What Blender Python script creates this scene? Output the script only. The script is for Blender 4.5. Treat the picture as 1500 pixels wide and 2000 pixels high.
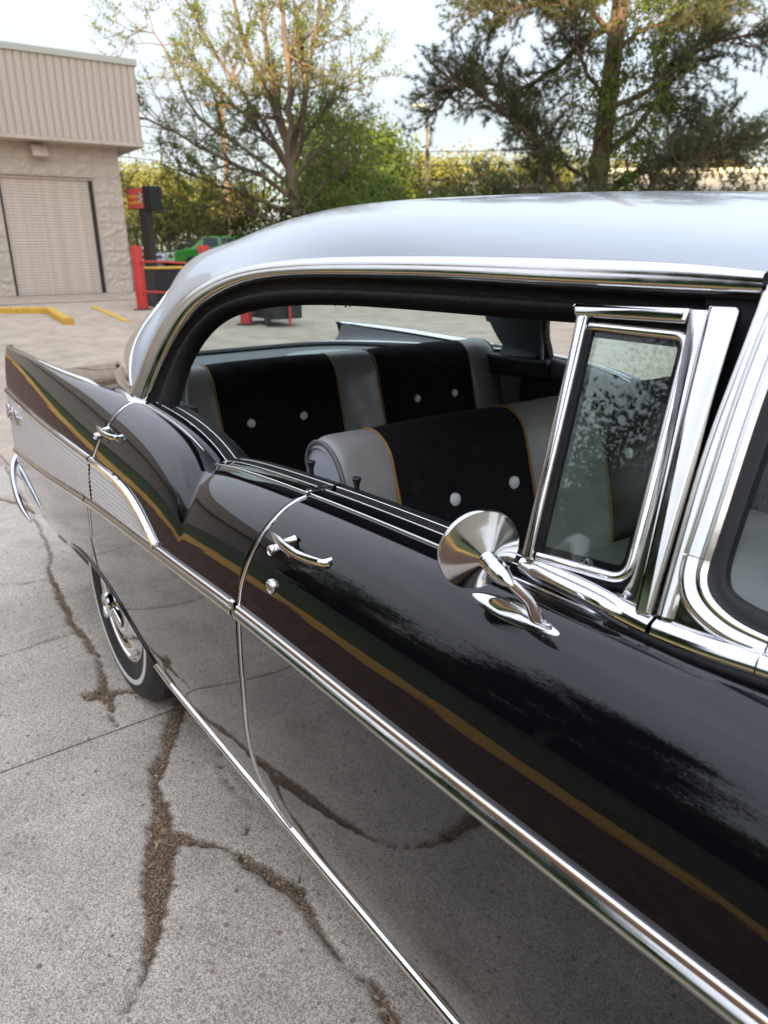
import bpy, bmesh, math, random
import numpy as np
from mathutils import Vector, Matrix

for o in list(bpy.data.objects): bpy.data.objects.remove(o)
scene = bpy.context.scene
COL = scene.collection
rng = np.random.default_rng(57)
random.seed(57)
RAD = math.radians

# ------------------------------------------------------------------ camera
YAW, PITCH, ROLL = RAD(36.0), RAD(19.1), RAD(-0.8)
CAM = Vector((2.22, -1.44, 1.38))
Hd = Vector((-math.cos(YAW), math.sin(YAW), 0)); Zd = Vector((0, 0, 1)); Rt = Hd.cross(Zd)
Fw = math.cos(PITCH)*Hd - math.sin(PITCH)*Zd
Up = math.sin(PITCH)*Hd + math.cos(PITCH)*Zd
R2 = math.cos(ROLL)*Rt + math.sin(ROLL)*Up
U2 = -math.sin(ROLL)*Rt + math.cos(ROLL)*Up
cd = bpy.data.cameras.new('camera'); cam = bpy.data.objects.new('camera', cd); COL.objects.link(cam)
M = Matrix((R2, U2, -Fw)).transposed().to_4x4(); M.translation = CAM
cam.matrix_world = M
cd.sensor_fit = 'HORIZONTAL'; cd.sensor_width = 36.0; cd.lens = 1434/1500*36
cd.clip_start = 0.02; cd.clip_end = 2000
cd.dof.use_dof = True; cd.dof.focus_distance = 1.25; cd.dof.aperture_fstop = 8.5
scene.camera = cam

# ------------------------------------------------------------------ sky, sun, exposure
SUN_AZ = (0.80, -0.60)          # horizontal direction towards the sun: low behind the photographer
SUN_EL = RAD(6.0)
world = bpy.data.worlds.new('World'); scene.world = world; world.use_nodes = True
nt = world.node_tree; nt.nodes.clear()
sky = nt.nodes.new('ShaderNodeTexSky'); sky.sky_type = 'NISHITA'; sky.sun_disc = False
sky.sun_elevation = RAD(12); sky.sun_rotation = math.atan2(SUN_AZ[0], SUN_AZ[1])
sky.air_density = 1.0; sky.dust_density = 1.6; sky.ozone_density = 1.2
tc = nt.nodes.new('ShaderNodeTexCoord')
mp = nt.nodes.new('ShaderNodeMapping'); mp.inputs['Scale'].default_value = (1.2, 1.2, 4.0)
no = nt.nodes.new('ShaderNodeTexNoise'); no.inputs['Scale'].default_value = 1.7; no.inputs['Detail'].default_value = 7; no.inputs['Roughness'].default_value = .55
rp = nt.nodes.new('ShaderNodeValToRGB'); rp.color_ramp.elements[0].position = .30; rp.color_ramp.elements[0].color = (.66, .66, .66, 1)
rp.color_ramp.elements[1].position = .72; rp.color_ramp.elements[1].color = (.97, .97, .97, 1)
mx = nt.nodes.new('ShaderNodeMixRGB'); mx.inputs['Color2'].default_value = (3.75, 3.95, 4.45, 1)     # thin high cloud
bg = nt.nodes.new('ShaderNodeBackground'); bg.inputs['Strength'].default_value = 0.10
ow = nt.nodes.new('ShaderNodeOutputWorld')
L = nt.links.new
L(tc.outputs['Generated'], mp.inputs['Vector']); L(mp.outputs['Vector'], no.inputs['Vector']); L(no.outputs['Fac'], rp.inputs['Fac'])
sx = nt.nodes.new('ShaderNodeSeparateXYZ'); L(tc.outputs['Generated'], sx.inputs['Vector'])
el = nt.nodes.new('ShaderNodeMapRange'); el.inputs['From Min'].default_value = .05; el.inputs['From Max'].default_value = .95; el.inputs['To Min'].default_value = 1.0; el.inputs['To Max'].default_value = .66
L(sx.outputs['Z'], el.inputs['Value']); ml = nt.nodes.new('ShaderNodeMath'); ml.operation = 'MULTIPLY'; L(rp.outputs['Color'], ml.inputs[0]); L(el.outputs['Result'], ml.inputs[1])
L(ml.outputs[0], mx.inputs['Fac']); gr = nt.nodes.new('ShaderNodeMapRange'); gr.inputs['From Min'].default_value = .15; gr.inputs['From Max'].default_value = 1.0; gr.inputs['To Min'].default_value = .50; gr.inputs['To Max'].default_value = 2.0
L(sx.outputs['Z'], gr.inputs['Value']); cg = nt.nodes.new('ShaderNodeMixRGB'); cg.blend_type = 'MULTIPLY'; cg.inputs['Fac'].default_value = 1.0; cz = nt.nodes.new('ShaderNodeMixRGB'); cz.inputs['Color1'].default_value = (4.10, 4.02, 4.08, 1); cz.inputs['Color2'].default_value = (3.70, 3.92, 4.55, 1); L(sx.outputs['Z'], cz.inputs['Fac']); L(cz.outputs['Color'], cg.inputs['Color1'])
L(gr.outputs['Result'], cg.inputs['Color2']); L(cg.outputs['Color'], mx.inputs['Color2']); L(sky.outputs['Color'], mx.inputs['Color1']); L(mx.outputs['Color'], bg.inputs['Color']); L(bg.outputs['Background'], ow.inputs['Surface'])
sd = bpy.data.lights.new('sun', 'SUN'); sun = bpy.data.objects.new('sun', sd); COL.objects.link(sun)
sd.energy = 3.2; sd.angle = RAD(0.6); sd.color = (1.0, .74, .42)
sdir = Vector((SUN_AZ[0]*math.cos(SUN_EL), SUN_AZ[1]*math.cos(SUN_EL), math.sin(SUN_EL)))
sun.rotation_euler = sdir.to_track_quat('Z', 'Y').to_euler()
vs = scene.view_settings; vs.view_transform = 'Standard'; vs.look = 'None'; vs.exposure = 1.95; vs.gamma = 1.0; vs.use_curve_mapping = False
scene.cycles.use_denoising = True
scene.cycles.max_bounces = 10; scene.cycles.transparent_max_bounces = 12; scene.cycles.glossy_bounces = 5

# ------------------------------------------------------------------ helpers
def tag(o, label=None, cat=None, group=None, kind=None):
    if label: o['label'] = label
    if cat: o['category'] = cat
    if group: o['group'] = group
    if kind: o['kind'] = kind
    return o
def thing(name, loc, label, cat, group=None, rz=0):
    o = bpy.data.objects.new(name, None); COL.objects.link(o); o.location = loc; o.rotation_euler = (0, 0, rz); o.empty_display_size = .2
    return tag(o, label, cat, group)
def link(name, me, mat, parent=None):
    o = bpy.data.objects.new(name, me); COL.objects.link(o)
    if mat is not None and not len(me.materials): me.materials.append(mat)
    if parent is not None: o.parent = parent
    return o
def fastmesh(name, V, F, smooth=False):
    V = np.asarray(V, dtype=np.float32).reshape(-1, 3); F = np.asarray(F, dtype=np.int32)
    me = bpy.data.meshes.new(name); n, k = F.shape
    me.vertices.add(len(V)); me.vertices.foreach_set('co', V.ravel())
    me.loops.add(n*k); me.loops.foreach_set('vertex_index', F.ravel())
    me.polygons.add(n); me.polygons.foreach_set('loop_start', np.arange(0, n*k, k, dtype=np.int32)); me.polygons.foreach_set('loop_total', np.full(n, k, dtype=np.int32))
    if smooth: me.polygons.foreach_set('use_smooth', np.ones(n, dtype=bool))
    me.update(); me.validate(); return me
def pymesh(name, V, F, smooth=True, angle=None):
    me = bpy.data.meshes.new(name); me.from_pydata([tuple(v) for v in V], [], F); me.update()
    if smooth:
        me.polygons.foreach_set('use_smooth', [True]*len(me.polygons))
        if angle: sharp(me, angle)
    return me
def sharp(me, angle=35):
    bm = bmesh.new(); bm.from_mesh(me)
    for e in bm.edges:
        if len(e.link_faces) == 2 and e.calc_face_angle(0) > RAD(angle): e.smooth = False
    bm.to_mesh(me); bm.free()
def gridmesh(name, G, smooth=True, closeu=False, closev=False):
    G = np.asarray(G, dtype=float); nu, nv = G.shape[:2]
    F = []
    for i in range(nu if closeu else nu-1):
        for j in range(nv if closev else nv-1):
            a = i*nv+j; b = ((i+1) % nu)*nv+j; c = ((i+1) % nu)*nv+(j+1) % nv; d = i*nv+(j+1) % nv
            F.append((a, b, c, d))
    return fastmesh(name, G.reshape(-1, 3), F, smooth)
def grid(name, G, mat, parent=None, **k): return link(name, gridmesh(name, G, **k), mat, parent)
def nspl(xs, ys):
    xs = np.array(xs, float); ys = np.array(ys, float); n = len(xs); h = np.diff(xs)
    A = np.zeros((n, n)); b = np.zeros(n); A[0, 0] = A[-1, -1] = 1
    for i in range(1, n-1):
        A[i, i-1] = h[i-1]; A[i, i] = 2*(h[i-1]+h[i]); A[i, i+1] = h[i]; b[i] = 3*((ys[i+1]-ys[i])/h[i]-(ys[i]-ys[i-1])/h[i-1])
    c = np.linalg.solve(A, b)
    def f(x):
        x = np.asarray(x, float); xx = np.clip(x, xs[0], xs[-1]); i = np.clip(np.searchsorted(xs, xx)-1, 0, n-2)
        t = xx-xs[i]; B = (ys[i+1]-ys[i])/h[i]-h[i]*(2*c[i]+c[i+1])/3; Dd = (c[i+1]-c[i])/(3*h[i])
        return ys[i]+B*t+c[i]*t*t+Dd*t**3
    return f
def pch(xs, ys):
    xs = np.array(xs, float); ys = np.array(ys, float); h = np.diff(xs); d = np.diff(ys)/h; m = np.zeros(len(xs)); m[0] = d[0]; m[-1] = d[-1]
    for i in range(1, len(xs)-1):
        m[i] = 0 if d[i-1]*d[i] <= 0 else 2*d[i-1]*d[i]/(d[i-1]+d[i])
    def f(x):
        x = np.clip(np.asarray(x, float), xs[0], xs[-1]); i = np.clip(np.searchsorted(xs, x)-1, 0, len(xs)-2); t = (x-xs[i])/h[i]
        return (1+2*t)*(1-t)**2*ys[i]+t*(1-t)**2*h[i]*m[i]+t*t*(3-2*t)*ys[i+1]+t*t*(t-1)*h[i]*m[i+1]
    return f
def resample(P, n):
    P = np.asarray(P, float); s = np.r_[0, np.cumsum(np.linalg.norm(np.diff(P, axis=0), axis=1))]
    u = np.linspace(0, s[-1], n); return np.stack([nspl(s, P[:, k])(u) for k in range(3)], 1)
def sweep(name, path, sec, upv, mat, parent=None, closed=False, scale=None, caps=True, smooth=True, ang=50, cyc=False):
    """sec: (n,2) points (a along side vector, b along up vector); up = given vector made normal to the path"""
    P = np.asarray(path, float); sec = np.asarray(sec, float); n = len(P)
    T = np.gradient(P, axis=0)
    if cyc: T = np.roll(P, -1, 0)-np.roll(P, 1, 0)
    T /= np.linalg.norm(T, axis=1)[:, None]
    U = np.asarray(upv, float); U = np.broadcast_to(U, P.shape).copy(); U -= (U*T).sum(1)[:, None]*T; U /= np.linalg.norm(U, axis=1)[:, None]
    S = np.cross(T, U); sc = np.ones(n) if scale is None else np.asarray(scale, float)
    V = (P[:, None, :]+sec[None, :, 0, None]*S[:, None, :]*sc[:, None, None]+sec[None, :, 1, None]*U[:, None, :]*sc[:, None, None]).reshape(-1, 3)
    m = len(sec); F = []
    for i in range(n if cyc else n-1):
        for j in range(m if closed else m-1):
            F.append((i*m+j, ((i+1) % n)*m+j, ((i+1) % n)*m+(j+1) % m, i*m+(j+1) % m))
    if caps and not cyc: F += [tuple(range(m))[::-1], tuple((n-1)*m+j for j in range(m))]
    return link(name, pymesh(name, V, F, smooth, ang), mat, parent)
def circ(r, n=10, r2=None): return [(r*math.cos(a), (r2 or r)*math.sin(a)) for a in np.linspace(0, 2*math.pi, n, endpoint=False)]
def half(w, h, n=10, p=1.0):   # half round moulding: width w along side, height h outward
    return [(w/2*math.cos(a), h*max(0, math.sin(a))**p) for a in np.linspace(0, math.pi, n)]
def lathe(name, prof, mat, parent=None, n=48, axis='y', origin=(0, 0, 0), ang=40, closeprof=False):
    """prof: (r, h) pairs; revolve around axis through origin"""
    V = []; m = len(prof)
    for i in range(n):
        a = 2*math.pi*i/n; c, s = math.cos(a), math.sin(a)
        for r, h in prof:
            p = {'y': (r*c, h, r*s), 'x': (h, r*c, r*s), 'z': (r*c, r*s, h)}[axis]
            V.append((p[0]+origin[0], p[1]+origin[1], p[2]+origin[2]))
    F = [(i*m+j, ((i+1) % n)*m+j, ((i+1) % n)*m+(j+1) % m, i*m+(j+1) % m) for i in range(n) for j in range(m if closeprof else m-1)]
    return link(name, pymesh(name, V, F, True, ang), mat, parent)
def boxmesh(name, x0, x1, y0, y1, z0, z1, bev=0.0, seg=2):
    bm = bmesh.new(); bmesh.ops.create_cube(bm, size=1)
    for v in bm.verts: v.co = Vector(((x0+x1)/2+v.co.x*(x1-x0), (y0+y1)/2+v.co.y*(y1-y0), (z0+z1)/2+v.co.z*(z1-z0)))
    if bev > 0: bmesh.ops.bevel(bm, geom=bm.edges[:], offset=bev, segments=seg, profile=.6, affect='EDGES')
    me = bpy.data.meshes.new(name); bm.to_mesh(me); bm.free(); return me
def box(name, x0, x1, y0, y1, z0, z1, mat, parent=None, bev=0.0, seg=2): return link(name, boxmesh(name, x0, x1, y0, y1, z0, z1, bev, seg), mat, parent)
def plate(name, pts3, normal, thick, mat, parent=None, bev=.002, seg=3):
    """closed outline of 3-D points extruded by thick along normal with rounded front edges"""
    bm = bmesh.new(); N = Vector(normal).normalized()
    vb = [bm.verts.new(Vector(p)) for p in pts3]; f = bm.faces.new(vb)
    r = bmesh.ops.extrude_face_region(bm, geom=[f]); top = [v for v in r['geom'] if isinstance(v, bmesh.types.BMVert)]
    for v in top: v.co += N*thick
    bmesh.ops.recalc_face_normals(bm, faces=bm.faces[:])
    ed = [e for e in bm.edges if all(v in top for v in e.verts)]
    if bev > 0: bmesh.ops.bevel(bm, geom=ed, offset=bev, segments=seg, profile=.5, affect='EDGES')
    me = bpy.data.meshes.new(name); bm.to_mesh(me); bm.free()
    me.polygons.foreach_set('use_smooth', [True]*len(me.polygons)); sharp(me, 40)
    return link(name, me, mat, parent)
def smoothpoly(P, n=60, closed=True):
    P = np.asarray(P, float)
    Q = np.vstack([P[-3:], P, P[:3]]) if closed else P
    s = np.r_[0, np.cumsum(np.linalg.norm(np.diff(Q, axis=0), axis=1))]
    u = np.linspace(s[3], s[3+len(P)], n, endpoint=False) if closed else np.linspace(0, s[-1], n)
    return np.stack([pch(s, Q[:, k])(u) for k in range(Q.shape[1])], 1)
def roundpoly(P, r, seg=5):
    """round every corner of a closed 2-D polygon; r scalar or list"""
    P = [Vector(p) for p in P]; n = len(P); out = []
    rr = r if isinstance(r, (list, tuple)) else [r]*n
    for i in range(n):
        a, b, c = P[i-1], P[i], P[(i+1) % n]
        u = (a-b); v = (c-b); k = min(rr[i], u.length*.45, v.length*.45)
        if k < 1e-5: out.append(tuple(b)); continue
        p0 = b+u.normalized()*k; p1 = b+v.normalized()*k
        for t in np.linspace(0, 1, seg+1): out.append(tuple((1-t)**2*p0+2*t*(1-t)*b+t*t*p1))
    return out

# ------------------------------------------------------------------ materials
MATS = {}
def mat(name, col, rough=.5, metal=0.0, spec=.5, coat=0.0, build=None, **kw):
    m = bpy.data.materials.new(name); m.use_nodes = True; b = m.node_tree.nodes['Principled BSDF']
    b.inputs['Base Color'].default_value = (*col, 1); b.inputs['Roughness'].default_value = rough; b.inputs['Metallic'].default_value = metal
    b.inputs['Specular IOR Level'].default_value = spec
    if coat: b.inputs['Coat Weight'].default_value = coat; b.inputs['Coat Roughness'].default_value = kw.get('coatr', .02)
    if build: build(m.node_tree, b)
    MATS[name] = m; return m
def _n(t, typ, **k):
    x = t.nodes.new(typ)
    for a, v in k.items():
        if a.startswith('_'): setattr(x, a[1:], v)
        else: x.inputs[a.replace('_', ' ')].default_value = v
    return x
def noisecol(scale, c1, c2, detail=6, lo=.3, hi=.7, rough=.6, coord='Object', bump=0, bscale=None, bdist=.01, stretch=None):
    def f(t, b):
        tc = _n(t, 'ShaderNodeTexCoord'); src = tc.outputs[coord]
        if stretch:
            mp = _n(t, 'ShaderNodeMapping'); mp.inputs['Scale'].default_value = stretch; t.links.new(src, mp.inputs['Vector']); src = mp.outputs['Vector']
        n = _n(t, 'ShaderNodeTexNoise', Scale=scale, Detail=detail, Roughness=rough); t.links.new(src, n.inputs['Vector'])
        r = _n(t, 'ShaderNodeValToRGB'); r.color_ramp.elements[0].position = lo; r.color_ramp.elements[1].position = hi
        r.color_ramp.elements[0].color = (*c1, 1); r.color_ramp.elements[1].color = (*c2, 1)
        t.links.new(n.outputs['Fac'], r.inputs['Fac']); t.links.new(r.outputs['Color'], b.inputs['Base Color'])
        if bump:
            n2 = _n(t, 'ShaderNodeTexNoise', Scale=bscale or scale*3, Detail=5); t.links.new(src, n2.inputs['Vector'])
            bp = _n(t, 'ShaderNodeBump', Strength=bump, Distance=bdist); t.links.new(n2.outputs['Fac'], bp.inputs['Height']); t.links.new(bp.outputs['Normal'], b.inputs['Normal'])
    return f
def bumponly(scale, strength, dist, detail=3, rvar=None):
    def f(t, b):
        tc = _n(t, 'ShaderNodeTexCoord'); n = _n(t, 'ShaderNodeTexNoise', Scale=scale, Detail=detail); t.links.new(tc.outputs['Object'], n.inputs['Vector'])
        bp = _n(t, 'ShaderNodeBump', Strength=strength, Distance=dist); t.links.new(n.outputs['Fac'], bp.inputs['Height']); t.links.new(bp.outputs['Normal'], b.inputs['Normal'])
        if rvar:
            n3 = _n(t, 'ShaderNodeTexNoise', Scale=rvar[0], Detail=4); t.links.new(tc.outputs['Object'], n3.inputs['Vector'])
            mr = _n(t, 'ShaderNodeMapRange'); mr.inputs['From Min'].default_value = .35; mr.inputs['From Max'].default_value = .7
            mr.inputs['To Min'].default_value = rvar[1]; mr.inputs['To Max'].default_value = rvar[2]
            t.links.new(n3.outputs['Fac'], mr.inputs['Value']); t.links.new(mr.outputs['Result'], b.inputs['Roughness'])
    return f
BLACK = mat('black_paint', (.0035, .0035, .0048), .06, spec=.12, coat=1.0, coatr=.012, build=bumponly(6, .22, .004, 2)); BLACK.node_tree.nodes['Principled BSDF'].inputs['Coat IOR'].default_value = 1.45
WHITE = mat('white_roof_paint', (.50, .55, .595), .18, coat=.55, coatr=.03, build=bumponly(5, .08, .004, 1))
CHROME = mat('chrome', (.86, .86, .87), .05, 1.0, build=bumponly(40, .06, .001, 2, rvar=(30, .03, .10)))
STAIN = mat('stainless_trim', (.74, .73, .71), .12, 1.0, build=bumponly(60, .05, .001, 2, rvar=(25, .08, .20)))
ALU = mat('anodised_aluminium', (.88, .88, .89), .38, .5)
RUBBER = mat('black_rubber', (.008, .008, .009), .6, spec=.25, build=noisecol(60, (.004, .004, .005), (.014, .013, .013), bump=.6, bscale=90, bdist=.002))
FELT = mat('channel_felt', (.025, .023, .02), .95, build=noisecol(300, (.012, .011, .01), (.05, .045, .04), bump=.8, bscale=400, bdist=.002))
JAMB = mat('dark_jamb', (.006, .006, .007), .5)
TYRE = mat('tyre_rubber', (.018, .018, .018), .62, build=noisecol(40, (.013, .013, .013), (.03, .029, .027)))
WWALL = mat('whitewall', (.72, .71, .68), .5)
SILVER = mat('silver_vinyl', (.28, .27, .255), .30, build=noisecol(7, (.245, .235, .22), (.325, .315, .295), bump=.25, bscale=350, bdist=.0015))
SILVEREND = mat('pale_silver_vinyl', (.40, .42, .47), .42, build=noisecol(8, (.36, .38, .43), (.46, .48, .52), bump=.25, bscale=300, bdist=.0015))
CLOTH = mat('black_seat_cloth', (.004, .004, .0045), .9, spec=.25, build=noisecol(120, (.0022, .0022, .0026), (.011, .011, .012), bump=.9, bscale=160, bdist=.003, stretch=(1, .35, 1)))
PIPE = mat('gold_piping', (.30, .15, .035), .5)
PIPEGREY = mat('grey_piping', (.12, .12, .13), .5)
BUTTON = mat('white_button', (.88, .88, .86), .25, build=bumponly(900, .5, .001, 1))
SHELF = mat('parcel_shelf_vinyl', (.11, .115, .12), .5, build=bumponly(300, .3, .001))
SPKR = mat('speaker_grille', (.30, .36, .35), .5)
HEADL = mat('headliner_vinyl', (.30, .35, .37), .6)
TRIMGREY = mat('pillar_trim_vinyl', (.20, .245, .265), .45)
DARKTRIM = mat('dark_door_trim', (.008, .008, .009), .5)
DASH = mat('dash_grey', (.07, .09, .085), .5)
GASKET = mat('window_rubber', (.010, .011, .013), .45)
PLASTK = mat('black_knob', (.02, .02, .021), .4)
def glassmat(name, tint, ior=1.5, dirt=0.0):
    m = bpy.data.materials.new(name); m.use_nodes = True; t = m.node_tree; t.nodes.clear()
    o = _n(t, 'ShaderNodeOutputMaterial'); tr = _n(t, 'ShaderNodeBsdfTransparent'); tr.inputs['Color'].default_value = (*tint, 1)
    gl = _n(t, 'ShaderNodeBsdfGlossy'); gl.inputs['Roughness'].default_value = .01; gl.inputs['Color'].default_value = (1, 1, 1, 1)
    fr = _n(t, 'ShaderNodeFresnel', IOR=ior); mxs = _n(t, 'ShaderNodeMixShader')
    t.links.new(fr.outputs['Fac'], mxs.inputs['Fac']); t.links.new(tr.outputs['BSDF'], mxs.inputs[1]); t.links.new(gl.outputs['BSDF'], mxs.inputs[2])
    last = mxs
    if dirt:
        tc = _n(t, 'ShaderNodeTexCoord'); n = _n(t, 'ShaderNodeTexNoise', Scale=9, Detail=8); t.links.new(tc.outputs['Object'], n.inputs['Vector'])
        mr = _n(t, 'ShaderNodeMapRange'); mr.inputs['From Min'].default_value = .45; mr.inputs['From Max'].default_value = .8; mr.inputs['To Max'].default_value = dirt
        t.links.new(n.outputs['Fac'], mr.inputs['Value'])
        df = _n(t, 'ShaderNodeBsdfDiffuse'); df.inputs['Color'].default_value = (.6, .6, .55, 1); m2 = _n(t, 'ShaderNodeMixShader')
        t.links.new(mr.outputs['Result'], m2.inputs['Fac']); t.links.new(mxs.outputs['Shader'], m2.inputs[1]); t.links.new(df.outputs['BSDF'], m2.inputs[2]); last = m2
    t.links.new(last.outputs['Shader'], o.inputs['Surface']); MATS[name] = m; return m
GLASS = glassmat('tinted_window_glass', (.80, .90, .87), 1.45, .05)
VGLASS = glassmat('vent_window_glass', (.80, .90, .86), 1.5, .06)

def concrete_mat(name, base, warm, peb=1.0):
    m = bpy.data.materials.new(name); m.use_nodes = True; t = m.node_tree; b = t.nodes['Principled BSDF']; b.inputs['Roughness'].default_value = .85; b.inputs['Specular IOR Level'].default_value = .25
    tc = _n(t, 'ShaderNodeTexCoord'); co = tc.outputs['Object']
    oi = _n(t, 'ShaderNodeObjectInfo')
    n1 = _n(t, 'ShaderNodeTexNoise', Scale=2.3, Detail=9, Roughness=.7); t.links.new(co, n1.inputs['Vector'])
    n2 = _n(t, 'ShaderNodeTexVoronoi', Scale=330); t.links.new(co, n2.inputs['Vector'])
    r1 = _n(t, 'ShaderNodeValToRGB'); e = r1.color_ramp.elements; e[0].position = .3; e[1].position = .72
    e[0].color = (*[c*.66 for c in base], 1); e[1].color = (*warm, 1); t.links.new(n1.outputs['Fac'], r1.inputs['Fac'])
    r2 = _n(t, 'ShaderNodeValToRGB'); e = r2.color_ramp.elements; e[0].position = .0; e[1].position = 1.0; e[0].color = (.52, .52, .52, 1); e[1].color = (1.42, 1.41, 1.39, 1); s2 = _n(t, 'ShaderNodeSeparateColor'); t.links.new(n2.outputs['Color'], s2.inputs['Color']); t.links.new(s2.outputs['Red'], r2.inputs['Fac'])
    mu = _n(t, 'ShaderNodeMixRGB', _blend_type='MULTIPLY', Fac=1.0); t.links.new(r1.outputs['Color'], mu.inputs['Color1']); t.links.new(r2.outputs['Color'], mu.inputs['Color2'])
    nst = _n(t, 'ShaderNodeTexNoise', Scale=3.4, Detail=6, Roughness=.62); mst = _n(t, 'ShaderNodeMapping'); mst.inputs['Location'].default_value = (3.1, 7.7, 0); t.links.new(co, mst.inputs['Vector']); t.links.new(mst.outputs['Vector'], nst.inputs['Vector'])
    rst = _n(t, 'ShaderNodeValToRGB'); rst.color_ramp.elements[0].position = .56; rst.color_ramp.elements[1].position = .70; rst.color_ramp.elements[0].color = (1, 1, 1, 1); rst.color_ramp.elements[1].color = (.74, .72, .70, 1); t.links.new(nst.outputs['Fac'], rst.inputs['Fac'])
    mu0 = mu; mu = _n(t, 'ShaderNodeMixRGB', _blend_type='MULTIPLY', Fac=1.0); t.links.new(mu0.outputs['Color'], mu.inputs['Color1']); t.links.new(rst.outputs['Color'], mu.inputs['Color2'])
    # exposed aggregate: sparse pebbles of mixed colour
    vo = _n(t, 'ShaderNodeTexVoronoi', Scale=58); t.links.new(co, vo.inputs['Vector'])
    nw = _n(t, 'ShaderNodeTexNoise', Scale=30, Detail=2); t.links.new(co, nw.inputs['Vector'])
    sp = _n(t, 'ShaderNodeSeparateColor'); t.links.new(vo.outputs['Color'], sp.inputs['Color'])
    a = _n(t, 'ShaderNodeMath', _operation='GREATER_THAN'); a.inputs[1].default_value = .72; t.links.new(sp.outputs['Red'], a.inputs[0])
    sz = _n(t, 'ShaderNodeMath', _operation='MULTIPLY_ADD'); sz.inputs[1].default_value = .26; sz.inputs[2].default_value = .10; t.links.new(sp.outputs['Blue'], sz.inputs[0])
    d = _n(t, 'ShaderNodeMath', _operation='MULTIPLY_ADD'); d.inputs[1].default_value = .5; t.links.new(nw.outputs['Fac'], d.inputs[0]); t.links.new(vo.outputs['Distance'], d.inputs[2])
    d2 = _n(t, 'ShaderNodeMath', _operation='SUBTRACT'); d2.inputs[1].default_value = .22; t.links.new(d.outputs[0], d2.inputs[0])
    l = _n(t, 'ShaderNodeMath', _operation='LESS_THAN'); t.links.new(d2.outputs[0], l.inputs[0]); t.links.new(sz.outputs[0], l.inputs[1])
    k = _n(t, 'ShaderNodeMath', _operation='MULTIPLY'); t.links.new(a.outputs[0], k.inputs[0]); t.links.new(l.outputs[0], k.inputs[1])
    k2 = _n(t, 'ShaderNodeMath', _operation='MULTIPLY'); k2.inputs[1].default_value = .80*peb; t.links.new(k.outputs[0], k2.inputs[0])
    pc = _n(t, 'ShaderNodeValToRGB'); pc.color_ramp.interpolation = 'CONSTANT'; els = pc.color_ramp.elements
    els[0].color = (.24, .235, .23, 1); els[1].position = .3; els[1].color = (.30, .17, .12, 1)
    for p_, c_ in ((.45, (.20, .18, .15)), (.62, (.52, .49, .43)), (.8, (.30, .27, .24)), (.93, (.13, .13, .13))):
        q = els.new(p_); q.color = (*c_, 1)
    t.links.new(sp.outputs['Green'], pc.inputs['Fac'])
    m3 = _n(t, 'ShaderNodeMixRGB'); t.links.new(k2.outputs[0], m3.inputs['Fac']); t.links.new(mu.outputs['Color'], m3.inputs['Color1']); t.links.new(pc.outputs['Color'], m3.inputs['Color2'])
    # soil packed in the cracks (vertex attribute follows the crack's shape)
    at = _n(t, 'ShaderNodeAttribute'); at.attribute_name = 'soil'
    ns = _n(t, 'ShaderNodeTexNoise', Scale=160, Detail=4); t.links.new(co, ns.inputs['Vector'])
    rs = _n(t, 'ShaderNodeValToRGB'); rs.color_ramp.elements[0].color = (.06, .042, .03, 1); rs.color_ramp.elements[1].color = (.30, .215, .14, 1); rs.color_ramp.elements[0].position = .35; rs.color_ramp.elements[1].position = .7
    t.links.new(ns.outputs['Fac'], rs.inputs['Fac'])
    m4 = _n(t, 'ShaderNodeMixRGB'); t.links.new(at.outputs['Fac'], m4.inputs['Fac']); t.links.new(m3.outputs['Color'], m4.inputs['Color1']); t.links.new(rs.outputs['Color'], m4.inputs['Color2'])
    hs = _n(t, 'ShaderNodeHueSaturation'); mr = _n(t, 'ShaderNodeMapRange'); mr.inputs['To Min'].default_value = .93; mr.inputs['To Max'].default_value = 1.07
    t.links.new(oi.outputs['Random'], mr.inputs['Value']); t.links.new(mr.outputs['Result'], hs.inputs['Value']); t.links.new(m4.outputs['Color'], hs.inputs['Color'])
    t.links.new(hs.outputs['Color'], b.inputs['Base Color'])
    nb = _n(t, 'ShaderNodeTexNoise', Scale=260, Detail=6, Roughness=.8); t.links.new(co, nb.inputs['Vector'])
    bp = _n(t, 'ShaderNodeBump', Strength=.6, Distance=.004); t.links.new(nb.outputs['Fac'], bp.inputs['Height']); t.links.new(bp.outputs['Normal'], b.inputs['Normal'])
    MATS[name] = m; return m
CONC = concrete_mat('old_concrete', (.60, .53, .44), (.63, .55, .455))
CONCFAR = concrete_mat('beige_concrete', (.54, .445, .345), (.58, .48, .37), .25)
SOIL = mat('soil', (.09, .06, .04), .95, build=noisecol(30, (.04, .028, .018), (.13, .09, .06)))
GRASS = mat('grass_ground', (.06, .09, .025), .9, build=noisecol(1.3, (.04, .055, .016), (.095, .125, .035), bump=.8, bscale=60, bdist=.03))
MULCH = mat('red_mulch', (.15, .08, .05), .95, build=noisecol(12, (.07, .042, .028), (.24, .125, .08), bump=.9, bscale=80, bdist=.03))
YELLOW = mat('yellow_kerb_paint', (.62, .36, .05), .7, build=noisecol(14, (.40, .25, .06), (.68, .40, .05), lo=.2, hi=.55))
ASPH = mat('asphalt', (.10, .10, .10), .9, build=noisecol(50, (.07, .07, .07), (.13, .125, .12)))
BLOCK = mat('split_face_block', (.57, .50, .42), .9, build=noisecol(5, (.52, .455, .38), (.63, .55, .47), bump=1.0, bscale=9, bdist=.05))
FASCIA = mat('fascia_panel_metal', (.62, .55, .48), .5, build=noisecol(2.2, (.46, .395, .33), (.60, .515, .43), lo=.25, hi=.55, stretch=(1, 1.6, .12)))
CAP = mat('parapet_cap', (.52, .54, .47), .5)
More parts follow.
